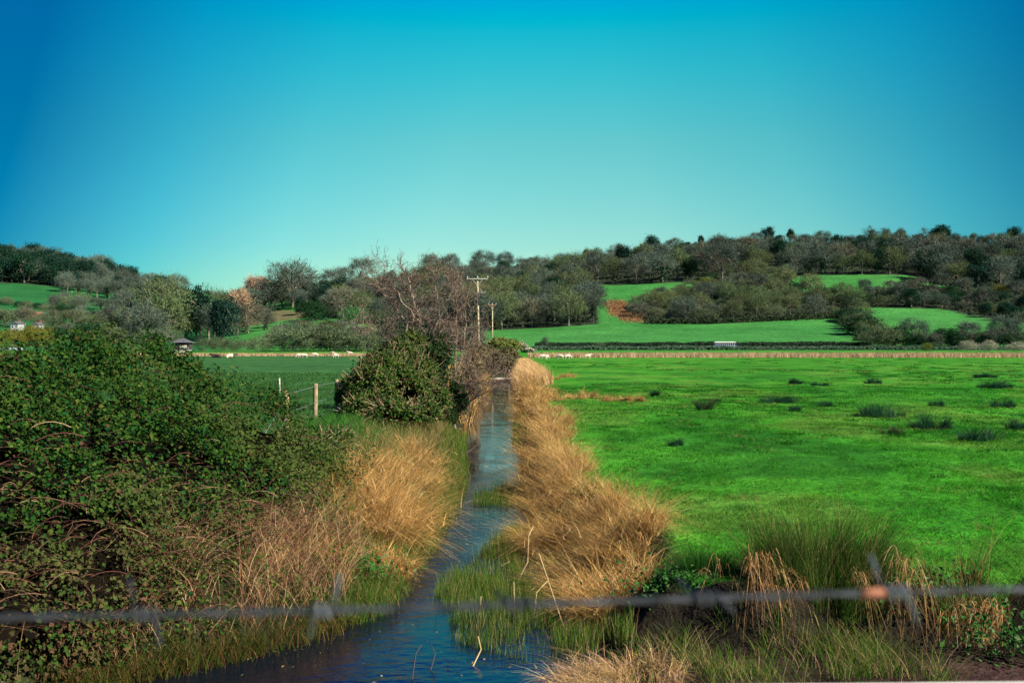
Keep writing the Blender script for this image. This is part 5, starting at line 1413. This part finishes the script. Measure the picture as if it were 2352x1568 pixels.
def bank_stuff():
    g = np.random.default_rng(170)
    # tangled dead stems below the bramble
    n = 9000
    x = g.uniform(-5.2, -2.0, n); y0 = np.interp(x, [-5.2, -4, -3, -2.2], [9.0, 9.8, 11.0, 12.4]); y = y0 + g.normal(size=n) * 0.55 + 0.2
    ok = (x < np.interp(y, *XL) - 0.15); x, y = x[ok], y[ok]; n = len(x)
    b = np.stack([x, y, zfun(x, y) + g.random(n) * 0.35], 1)
    dens = g.random(n) < np.clip((fbm(x * 2.2, y * 2.2, 171) - 0.36) * 5, 0, 1)
    b = b[dens]; n = len(b)
    p1 = blades(b, 0.35 + 0.6 * g.random(n), g.random(n) * 6.28, 0.4 + 0.9 * g.random(n), 0.3 + 0.4 * g.random(n), np.full(n, 0.006),
                pick([(0.40, 0.25, 0.12), (0.30, 0.15, 0.08), (0.50, 0.34, 0.17), (0.15, 0.06, 0.04), (0.09, 0.11, 0.03)], [2.4, 2, 1.4, 2.4, 1.6], n, 0.25) * (0.45 + 1.1 * fbm(b[:, 0] * 1.9, b[:, 1] * 1.9, 176))[:, None], 4)
    o = blade_obj("dead_stems", [p1], M_STRAW); tag(o, "tangled dead brown stems along the foot of the big bramble", "dead stems", kind="stuff")
    m = 11000
    x = g.uniform(-5.4, -2.1, m); y = np.interp(x, [-5.2, -4, -3, -2.2], [9.0, 9.8, 11.0, 12.4]) + g.normal(size=m) * 0.65 + 0.25
    ok = (x < np.interp(y, *XL) - 0.1) & (fbm(x * 2.6, y * 2.6, 178) > 0.50); x, y = x[ok], y[ok]; m = len(x)
    P = np.stack([x, y, zfun(x, y) + 0.05 + 0.55 * g.random(m) ** 1.3], 1)
    o = blade_obj("bramble_shoots", [leaves(P, g.normal(size=(m, 3)) * 0.7 + [0.1, -0.4, 0.6], 0.018 + 0.04 * g.random(m), pick(BR_COL + [(0.10, 0.14, 0.03)], [3, 3, 1, 2, 1.5, 0.8, 1.5], m, 0.25), 0.8)], M_LEAF)
    tag(o, "young bramble leaves creeping through the dead brown stems", "bramble", kind="stuff")
    # green growth on the left bank edge and round the margins
    n = 26000
    y = 9.2 + 19 * g.random(n) ** 1.6; xl = np.interp(y, *XL)
    x = xl + 0.12 + 0.25 * g.random(n) ** 3 - np.abs(g.normal(size=n)) * np.where(y < 11.5, 0.30, 0.42)
    tone = fbm(x * 1.3, y * 1.3, 173)
    ok = g.random(n) < np.clip((tone - 0.28) * 4, 0.1, 1) * np.where(y < 11.6, 0.42, 1); x, y, tone = x[ok], y[ok], tone[ok]; n = len(x)
    b = np.stack([x, y, np.maximum(zfun(x, y), WATER - 0.05)], 1)
    c1 = pick([(0.05, 0.13, 0.018), (0.085, 0.13, 0.022), (0.13, 0.14, 0.03), (0.30, 0.20, 0.08)], [3, 3, 2, 1.0], n, 0.25)
    c1 = np.where((y < 11.6)[:, None], c1 * np.array([0.75, 0.5, 0.6]), c1)
    p1 = blades(b, 0.14 + 0.28 * g.random(n), g.random(n) * 6.28, 0.2 + 0.5 * g.random(n), 0.15 + 0.25 * g.random(n), np.full(n, 0.008), c1, 3)
    o = blade_obj("bank_grass", [p1], M_GRASS); tag(o, "green grass and sedge on the left bank at the water's edge", "grass", kind="stuff")
    # lush green tuft behind the fence post
    n = 5000
    x = g.normal(size=n) * 0.55 - 4.4; y = g.normal(size=n) * 1.6 + 25.0
    b = np.stack([x, y, zfun(x, y)], 1)
    o = blade_obj("bank_grass", [blades(b, 0.25 + 0.35 * g.random(n), g.random(n) * 6.28, np.full(n, 0.4), np.full(n, 0.25), np.full(n, 0.014), pick([(0.03, 0.15, 0.02), (0.06, 0.17, 0.03), (0.16, 0.15, 0.05)], [3, 2, 0.6], n), 3)], M_GRASS)
    tag(o, "lush green grass at the foot of the fence posts", "grass", kind="stuff")
    # rough grass filling the left bank
    n = 16000
    y = 16 + 26 * g.random(n); x = np.interp(y, *XL) - 0.3 - 2.6 * g.random(n)
    b = np.stack([x, y, zfun(x, y)], 1)
    o = blade_obj("bank_grass", [blades(b, 0.18 + 0.40 * g.random(n), g.random(n) * 6.28, 0.3 + 0.7 * g.random(n), np.full(n, 0.25), np.full(n, 0.010), pick([(0.09, 0.12, 0.030), (0.24, 0.19, 0.07), (0.05, 0.10, 0.022), (0.42, 0.28, 0.11)], [3, 2, 2, 2.2], n), 3)], M_GRASS)
    tag(o, "rough olive grass covering the left bank between bramble and water", "grass", kind="stuff")
bank_stuff()

# ------------------------------------------------------------------ plants standing in the water
def water_plants(name, poly, n, h, cols, wts, label, seed, lean=0.25, width=0.006, onwater=True, dens=0.3):
    g = np.random.default_rng(seed)
    xs = [p[0] for p in poly]; ys = [p[1] for p in poly]
    x = g.uniform(min(xs), max(xs), n); y = g.uniform(min(ys), max(ys), n)
    ok = inpoly(x, y, poly) & (g.random(n) < np.clip((fbm(x * 3, y * 3, seed) - dens) * 4, 0.03, 1)); x, y = x[ok], y[ok]; n = len(x)
    z = zfun(x, y)
    if onwater: z = np.maximum(z, WATER - 0.06)
    b = np.stack([x, y, z], 1)
    hh = h * (0.25 + 1.0 * g.random(n)) * (0.55 + 0.9 * fbm(x * 1.7, y * 1.7, seed + 5))
    o = blade_obj(name, [blades(b, hh, g.random(n) * 6.28, lean * (0.3 + g.random(n)), 0.15 * g.random(n), width * (0.7 + 0.6 * g.random(n)), pick(cols, wts, n, 0.25), 3)], M_GRASS)
    return tag(o, label, "water plants")
WG = [(0.06, 0.15, 0.014), (0.10, 0.175, 0.022), (0.15, 0.17, 0.035), (0.025, 0.075, 0.012), (0.32, 0.24, 0.11)]
water_plants("water_plants", [(-1.05, 12.4), (0.0, 12.2), (1.1, 12.1), (1.2, 13.6), (0.7, 16.8), (0.1, 17.8), (-0.35, 16.4), (-0.62, 14.8), (-0.98, 13.4)], 36000, 0.26, WG, [3, 3, 2.5, 1.5, 1.2], "broad green bed of water plants reaching into the stream from the right", 181, dens=0.33)
water_plants("water_plants", [(-0.65, 10.9), (0.2, 10.2), (1.3, 10.4), (1.4, 12.0), (0.2, 12.3), (-0.75, 11.8)], 12000, 0.28, WG, [3, 2, 2, 3, 2], "dark green water plants in front of the broad bed, below the barbed wire", 182, dens=0.36)
water_plants("water_plants", [(-0.85, 20.2), (0.45, 20.0), (0.5, 22.8), (-0.2, 22.6), (-0.8, 21.4)], 7000, 0.30, WG, [3, 3, 1.5, 1.5, 0.5], "small green clump of sprouts standing in mid-stream beside the straw bank", 183)
water_plants("water_plants", [(0.0, 32), (0.6, 32), (0.6, 44), (0.1, 44)], 3000, 0.4, WG, [2, 2, 2, 3, 1], "dark green fringe under the straw on the far water's right side", 184, width=0.012)
water_plants("water_plants", [(-2.0, 26), (-1.2, 26), (-1.6, 36), (-2.3, 36)], 5000, 0.4, WG, [2, 3, 2, 2, 1], "green fringe of sedge on the left side of the wide blue reach", 185, width=0.011)
water_plants("water_plants", [(0.2, 8.6), (3.9, 8.6), (4.1, 9.6), (3.6, 10.3), (1.5, 10.5), (0.4, 10.1)], 15000, 0.27, WG + [(0.34, 0.24, 0.11)], [2, 2.5, 2, 2.5, 1, 2.0], "mixed green and dry growth in the ditch below the big rush clump", 186, dens=0.47, lean=0.8)
straw_clump(1.0, 9.35, 0.95, 0.62, 1700, (-0.55, -0.45), "pale flattened straw at the bottom edge in front of the water plants", seed=187, droop=0.5, cols=PINKSTRAW + STRAWC[:2], wts=(2, 2, 2, 2, 1), zoff=0.05)
def debris():
    g = np.random.default_rng(195); n = 900
    y = 9.4 + 16 * g.random(n) ** 1.5; L_, R_ = np.interp(y, *XL), np.interp(y, *XR)
    e = g.random(n) ** 2.2 * 0.5; x = np.where(g.random(n) < 0.5, L_ + 0.05 + e * (R_ - L_), R_ - 0.05 - e * (R_ - L_))
    P = np.stack([x, y, np.full(n, WATER + 0.006)], 1)
    o = blade_obj("floating_debris", [leaves(P, g.normal(size=(n, 3)) * 0.06 + [0, 0, 1], 0.012 + 0.05 * g.random(n) ** 2, pick([(0.30, 0.21, 0.10), (0.10, 0.13, 0.03), (0.05, 0.035, 0.02), (0.45, 0.38, 0.24)], [2, 2, 2, 0.6], n), 0.4, 0.0)], M_STRAW)
    tag(o, "bits of dead reed and weed floating along the stream's edges", "debris", kind="stuff")
debris()
def broken_stalks():
    g = np.random.default_rng(190)
    S = [[(1182, 1338), (1212, 1290), (1214, 1230), (1225, 1208)], [(1130, 1300), (1172, 1288)], [(1128, 1332), (1214, 1330)], [(1182, 1420), (1180, 1335)], [(1300, 1445), (1255, 1320), (1238, 1270)],
         [(1080, 1530), (1105, 1490), (1098, 1460)], [(1290, 1395), (1292, 1345), (1330, 1338)], [(1225, 1420), (1232, 1360), (1260, 1330)], [(945, 1560), (955, 1500), (968, 1480)], [(985, 1540), (1000, 1500), (990, 1480)],
         [(1100, 1420), (1105, 1368)], [(1390, 1410), (1400, 1340), (1440, 1300)], [(1355, 1400), (1338, 1345), (1300, 1330)]]
    for i, pts in enumerate(S):
        D = 3.25 * F / (pts[0][1] - HY)
        q = [Vector(at(px, py, D + 0.15 * k)) for k, (px, py) in enumerate(pts)]
        q[0].z = min(q[0].z, WATER + 0.0) - 0.05
        o = MB().tube(q, [0.008] + [0.006] * (len(q) - 1), 5).build("reed_stalk", plain("dry_stalk", (0.50, 0.36, 0.17), 0.8) if i not in (8, 9) else M_DARKWOOD)
        tag(o, "broken dead reed stalk standing in the near water" if i not in (8, 9) else "dark bent twig poking out of the blue water", "reed stalk", "broken stalks in the near water" if i not in (8, 9) else "dark twigs in the near water")
    D = 3.25 * F / (1045 - HY)
    o = MB().tube([Vector(at(1058, 1048, D)), Vector(at(1080, 1034, D + 0.3)), Vector(at(1104, 1016, D + 0.5))], [0.025, 0.02, 0.012], 6).build("branch", M_DARKWOOD)
    tag(o, "dark branch sticking up slantwise from the wide blue reach", "branch")
broken_stalks()

# ------------------------------------------------------------------ rushes and grass of the right field
RUSHC = [(0.014, 0.065, 0.026), (0.024, 0.085, 0.032), (0.010, 0.048, 0.036), (0.16, 0.13, 0.05)]
RU = [(1617, 943, 36, 0.55, "isolated upright dark rush clump with a brown top, nearest the straw bank"), (1789, 926, 92, 0.40, "wide dark rush clump in mid-field, right of the isolated upright clump"),
      (1828, 946, 26, 0.30, "small dark rush tuft just below the wide mid-field clump"), (1897, 932, 46, 0.24, "low green rush tuft right of the wide mid-field clump"),
      (2020, 960, 125, 0.50, "broad blue-green rush clump, upper one of the right-hand group"), (2140, 988, 96, 0.48, "blue-green rush clump, right of the broad one"),
      (2050, 1006, 52, 0.30, "small rush clump with a reddish foot below the broad blue-green one"), (2250, 1020, 100, 0.40, "lowest dark rush clump of the right-hand group"),
      (2330, 990, 50, 0.42, "dark rush clump at the right edge of the picture"), (2303, 936, 60, 0.42, "dark rush clump near the right edge above the group"),
      (2154, 934, 40, 0.30, "small rush clump between the broad group and the right edge one"), (2284, 893, 74, 0.45, "far wide rush clump near the right edge"),
      (2265, 867, 60, 0.4, "farthest faint rush clump near the right edge"), (2005, 882, 44, 0.35, "far small rush clump in the middle distance of the right field"),
      (1825, 882, 30, 0.35, "far small rush clump above the wide mid-field clump"), (1880, 886, 50, 0.24, "faint low rush patch in the far right field"),
      (1554, 1034, 40, 0.20, "low dark tuft in the grass right of the straw bank"), (1500, 912, 20, 0.40, "small dark rush tuft right of the small straw tufts"),
      (1645, 925, 22, 0.16, "tiny dark tuft right of the isolated upright clump")]
for i, (px, py, w, h, lab) in enumerate(RU):
    x, y = in_field(px, py); Rr = w / F * y * 0.5
    n = int(500 + 900 * min(Rr, 1.2))
    wt = (3, 3, 3, 0.5) if i not in (0, 6) else (3, 2, 1, 3)
    straw_clump(x, y, max(Rr, 0.25) * 1.5, h * 1.6, int(n * 1.0), (0, 0), lab, cols=RUSHC, wts=wt, seed=200 + i, droop=0.12, tuft=40, width=0.009 if y < 45 else 0.018, name="rush_clump", group="rush clumps in the right field", seg=3, cat="rush clump", spread=0.25)
def big_rush(x, y, R_, h, n, label, seed, cols, wts, hang):
    g = np.random.default_rng(seed)
    z0 = z1(x, y)
    r = empty("rush_clump", (x, y, z0), label, "rush clump", "large rush clumps at the ditch edge"); L = np.array([x, y, z0])
    m = max(8, n // 30)
    ta = g.random(m) * 6.28; tr = R_ * 0.62 * np.sqrt(g.random(m)); th = g.uniform(0.45, 1.08, m); tt = g.uniform(0.6, 1.35, m)
    tv = np.stack([np.cos(ta), np.sin(ta)], 1) * (0.55 * tr / R_)[:, None] + g.normal(size=(m, 2)) * 0.16
    k = g.integers(0, m, n)
    b = np.stack([x + tr[k] * np.cos(ta[k]) * 1.3 + g.normal(size=n) * 0.05, y + tr[k] * np.sin(ta[k]) * 0.6 + g.normal(size=n) * 0.05, np.zeros(n)], 1)
    b[:, 2] = np.maximum(zfun(b[:, 0], b[:, 1]), z0 - 0.35) - 0.03
    out = tv[k] + g.normal(size=(n, 2)) * np.where(g.random(n) < 0.22, 0.55, 0.17)[:, None]
    ang = np.arctan2(out[:, 1], out[:, 0]); ln = np.hypot(out[:, 0], out[:, 1])
    blade_obj("stems", [blades(b - L, h * th[k] * (0.6 + 0.5 * g.random(n)), ang, ln, 0.25 * g.random(n) ** 2, np.full(n, 0.0055), pick(cols, wts, n, 0.25) * tt[k][:, None], 4)], M_GRASS, r)
    m = max(4, hang // 24)                                # dead stems in hanging bunches
    bx = g.normal(size=m) * R_ * 0.55; bl = g.uniform(0.3, 0.75, m); ba = -np.pi / 2 + g.normal(size=m) * 0.9
    k = g.integers(0, m, hang)
    bz = g.uniform(-0.18, 0.22, m)
    b = np.stack([x + bx[k] + g.normal(size=hang) * 0.05, y - 0.14 - 0.30 * g.random(hang) + 0.6 * np.minimum(bz[k], 0), z0 + bz[k] + 0.12 * g.random(hang)], 1)
    blade_obj("hanging_dead_stems", [blades(b - L, bl[k] * (0.7 + 0.5 * g.random(hang)), ba[k] + g.normal(size=hang) * 0.4, 0.3 + 0.6 * g.random(hang), 1.2 + 1.2 * g.random(hang), np.full(hang, 0.007),
              pick([(0.42, 0.25, 0.10), (0.28, 0.15, 0.06), (0.50, 0.35, 0.17)], [2, 2, 0.8], hang, 0.3), 6)], M_STRAW, r)
big_rush(3.27, 10.70, 0.92, 0.90, 4300, "large green rush clump with dead straw hanging over the ditch, right foreground", 230, [(0.055, 0.120, 0.018), (0.100, 0.150, 0.026), (0.028, 0.075, 0.014), (0.30, 0.24, 0.08)], [3, 2.5, 3, 1.5], 330)
big_rush(4.85, 10.72, 0.45, 0.72, 900, "smaller brownish rush clump at the ditch edge near the right corner", 231, [(0.06, 0.11, 0.018), (0.28, 0.19, 0.07), (0.03, 0.07, 0.014)], [2, 2, 1.2], 150)
big_rush(2.25, 11.2, 0.45, 0.5, 700, "small green rush tuft between the straw bank and the large rush clump", 232, [(0.03, 0.12, 0.02), (0.05, 0.14, 0.02)], [1, 1], 20)

def field_grass():
    g = np.random.default_rng(240)
    parts = []
    for y0, y1_, dens, h, w in ((10.45, 14, 1150, 0.075, 0.0045), (14, 20, 620, 0.08, 0.006), (20, 32, 270, 0.085, 0.010), (32, 60, 75, 0.10, 0.020)):
        xa, xb = 1.3, 0.56 * y1_ + 0.6
        n = int((xb - xa) * (y1_ - y0) * dens)
        x = g.uniform(xa, xb, n); y = g.uniform(y0, y1_, n)
        ok = (x < 0.56 * y + 0.6) & (zfun(x, y) > -0.16); x, y = x[ok], y[ok]
        t = fbm(x * 2.3, y * 1.6, 241); t2 = fbm(x * 0.35, y * 0.25, 244)
        ok = g.random(len(x)) < np.clip((t - 0.33) * 4.2, 0.10, 1); x, y, t, t2 = x[ok], y[ok], t[ok], t2[ok]; n = len(x)
        b = np.stack([x, y, zfun(x, y) - 0.01], 1)
        c = pick([(0.022, 0.175, 0.006), (0.048, 0.235, 0.012), (0.010, 0.105, 0.006), (0.110, 0.255, 0.030)], [3, 3, 2, 1.2], n, 0.2)
        k = sstep(0.46, 0.66, t2)[:, None]; c = c * (1 - 0.42 * k * [1.2, 1, 0.8]); k = sstep(0.5, 0.3, t2)[:, None]; c = c + k * np.array([0.030, 0.035, 0.012]) 
        pt_ = fbm(x / 3.2, y / 5.0, 27)[:, None]; k = sstep(0.52, 0.68, pt_); c = c * (1 - 0.5 * k) + 0.5 * k * np.array([0.120, 0.215, 0.030]); k = sstep(0.46, 0.30, pt_); c = c * (1 - 0.55 * k) + 0.55 * k * np.array([0.010, 0.090, 0.008])
        hh = h * (0.5 + 0.9 * g.random(n)) * (0.3 + 2.4 * np.clip(t - 0.2, 0, 1))
        parts.append(blades(b, hh, g.random(n) * 6.28, 0.5 + 1.0 * g.random(n), 0.2 + 0.4 * g.random(n), w * (0.7 + 0.6 * g.random(n)), c, 2))
    m = 5200                                            # darker tussocks, thinning out with distance
    yy = 11 + 170 * g.random(m) ** 2.0; xx = 1.8 + (0.54 * yy - 1.5) * g.random(m)
    rough = fbm(xx * 0.12, yy * 0.07, 246)
    ok = (g.random(m) < np.clip((rough - 0.36) * 3.5, 0.02, 1) * np.clip(1.25 - yy / 130, 0.12, 1)) & (xx > 2.0); xx, yy = xx[ok], yy[ok]; m = len(xx)
    nb = 36; rad = 0.08 + 0.26 * g.random(m) ** 2 + 0.0012 * yy
    k = np.repeat(np.arange(m), nb)
    bx = xx[k] + g.normal(size=m * nb) * rad[k] * 1.3; by = yy[k] + g.normal(size=m * nb) * rad[k]
    b = np.stack([bx, by, zfun(bx, by) - 0.01], 1); hb = (0.035 + 0.07 * g.random(m) + 0.0004 * yy)[k] * (0.5 + 0.8 * g.random(m * nb))
    tone = pick([(0.010, 0.095, 0.010), (0.016, 0.120, 0.010), (0.050, 0.135, 0.020), (0.110, 0.20, 0.035), (0.16, 0.17, 0.05)], [3, 2.5, 1.2, 1.4, 0.5], m, 0.2)[k]
    parts.append(blades(b, hb, g.random(m * nb) * 6.28, 0.8 + 1.0 * g.random(m * nb), 0.3 * g.random(m * nb), 0.006 + 0.0006 * by, tone, 2))
    o = blade_obj("field_grass", parts, M_GRASS); tag(o, "bright green grass of the right field", "grass", kind="stuff")
    # left meadow, farther off and duller
    n = 26000; y = 30 + 60 * g.random(n) ** 1.3; x = -5.5 - (0.40 * y - 3.5) * g.random(n)
    b = np.stack([x, y, zfun(x, y)], 1)
    o = blade_obj("meadow_grass", [blades(b, 0.08 + 0.14 * g.random(n), g.random(n) * 6.28, np.full(n, 0.4), np.full(n, 0.2), 0.0006 * y, pick([(0.040, 0.110, 0.022), (0.058, 0.125, 0.028), (0.028, 0.085, 0.020)], [1, 1, 1], n), 2)], M_GRASS)
    tag(o, "dull green grass of the left meadow", "grass", kind="stuff")
field_grass()
def dock_leaves():
    g = np.random.default_rng(250)
    # broad weeds on the ditch side near the right corner and by the last straw clump
    for cx, cy, cz, n, s, lab in ((5.0, 9.9, -0.35, 420, 0.055, "broad-leaved green weeds in the ditch at the bottom right corner"), (1.75, 11.0, -0.15, 420, 0.05, "grey-green leafy weed at the foot of the nearest straw clump"),
                              (4.2, 10.55, -0.05, 500, 0.05, "dark leafy weeds along the ditch edge between the two rush clumps"), (-2.15, 12.9, -0.35, 900, 0.05, "bright green ivy patch on the left bank above the wire")):
        P = np.array([cx, cy, cz]) + g.normal(size=(n, 3)) * [0.32, 0.16, 0.13]
        P[:, 2] = np.maximum(P[:, 2], zfun(P[:, 0], P[:, 1]) + 0.02)
        o = blade_obj("leafy_weeds", [leaves(P - [cx, cy, cz], g.normal(size=(n, 3)) * 0.6 + [0.1, -0.3, 0.7], s * (0.6 + 0.8 * g.random(n)), pick([(0.03, 0.12, 0.02), (0.05, 0.14, 0.03), (0.10, 0.15, 0.06)], [2, 2, 1], n))], M_LEAF)
        o.location = (cx, cy, cz); tag(o, lab, "weeds", kind="stuff")
dock_leaves()

# ------------------------------------------------------------------ bridge edge and barbed wire right in front
def near_things():
    D = 1.30
    r = empty("bridge_parapet", (0, D - 0.13, 0.9), "pale concrete parapet edge at the bottom right corner", "parapet")
    tilt = -0.011
    zt = CAMZ - 770 / F * D
    for nm, z0, h, d, m in (("coping", zt - 0.10, 0.10, 0.26, M_CONC), ("wall", zt - 0.10 - 1.3, 1.295, 0.2, M_CONC)):
        mb = MB().box((0, 0, 0), (5.0, d, h)); o = mb.build(nm, m, r, bevel=0.012)
        o.location = (0.3, -0.0, z0 + h / 2 - 0.9); o.rotation_euler = (0, tilt, 0)
    MB().box((0, -1.25, 0.80), (9, 4.2, 0.25)).build("bridge_deck", M_CONC)
    tag(bpy.data.objects["bridge_deck"], kind="structure")
    # twisted barbed wire
    D = 0.56
    a = Vector(at(-1400, 1455, D)); b = Vector(at(3700, 1318, D))
    fw = empty("barbed_wire", tuple(a.lerp(b, 0.5)), "out-of-focus strand of barbed wire stretched across the foreground", "barbed wire"); L = Vector(fw.location)
    ax = (b - a); ln = ax.length; ax.normalize(); u = Vector((0, 1, 0)); v = ax.cross(u)
    for ph in (0, math.pi):
        pts = []
        n = 240
        for i in range(n + 1):
            t = i / n * ln; w = t / 0.048 * 2 * math.pi + ph
            sag = 0.0007 * math.sin(t * 9) 
            pts.append(a + ax * t + (u * math.cos(w) + v * math.sin(w)) * 0.00098 + Vector((0, 0, sag)) - L)
        MB().tube(pts, 0.00100, 8).build("strand", M_BARB, fw, True)
    for px, rot, mt in ((330, 0.3, M_BARB), (745, 2.6, M_BARBTIP), (1185, 1.5, M_BARB), (1620, 1.3, M_BARB), (2055, 0.25, M_BARBTIP), (-110, .5, M_BARB), (2500, 1.2, M_BARB)):
        t = (px + 1400) / 5100 * ln
        c = a + ax * t + Vector((0, 0, 0.0007 * math.sin(t * 9))) - L
        coil = []
        for i in range(29):
            w = i / 28 * 2 * math.pi * 2.25; coil.append(c + ax * ((i / 28 - 0.5) * 0.011) + (u * math.cos(w) + v * math.sin(w)) * 0.0034)
        dirs = [v * math.cos(rot) + u * math.sin(rot) * 0.8 + ax * -0.25, -(v * math.cos(rot) + u * math.sin(rot) * 0.8) + ax * 0.25]
        pts = [coil[0] + dirs[0].normalized() * 0.021] + coil + [coil[-1] + dirs[1].normalized() * 0.021]
        MB().tube(pts, [0.0008] + [0.0012] * len(coil) + [0.0008], 6).build("barb", mt, fw, True)
    c = a + ax * ((2010 + 1400) / 5100 * ln) - L + Vector((0, 0, 0.0007 * math.sin((2010 + 1400) / 5100 * ln * 9)))
    MB().tube([c - ax * 0.008, c - ax * 0.003, c + ax * 0.003, c + ax * 0.007], [0.0022, 0.0027, 0.0028, 0.0022], 8).build("rust_patch", M_RUST, fw, True)
    for s, q in ((-1, a), (1, b)):
        o = MB().tube([(q.x + s * 0.04, q.y, 0.9), (q.x + s * 0.04, q.y, q.z + 0.1), (q.x + s * 0.04, q.y, q.z + 0.22)], [0.045, 0.043, 0.035], 10).build("post", M_WOOD, fw, True)
        o.location = -L
near_things()
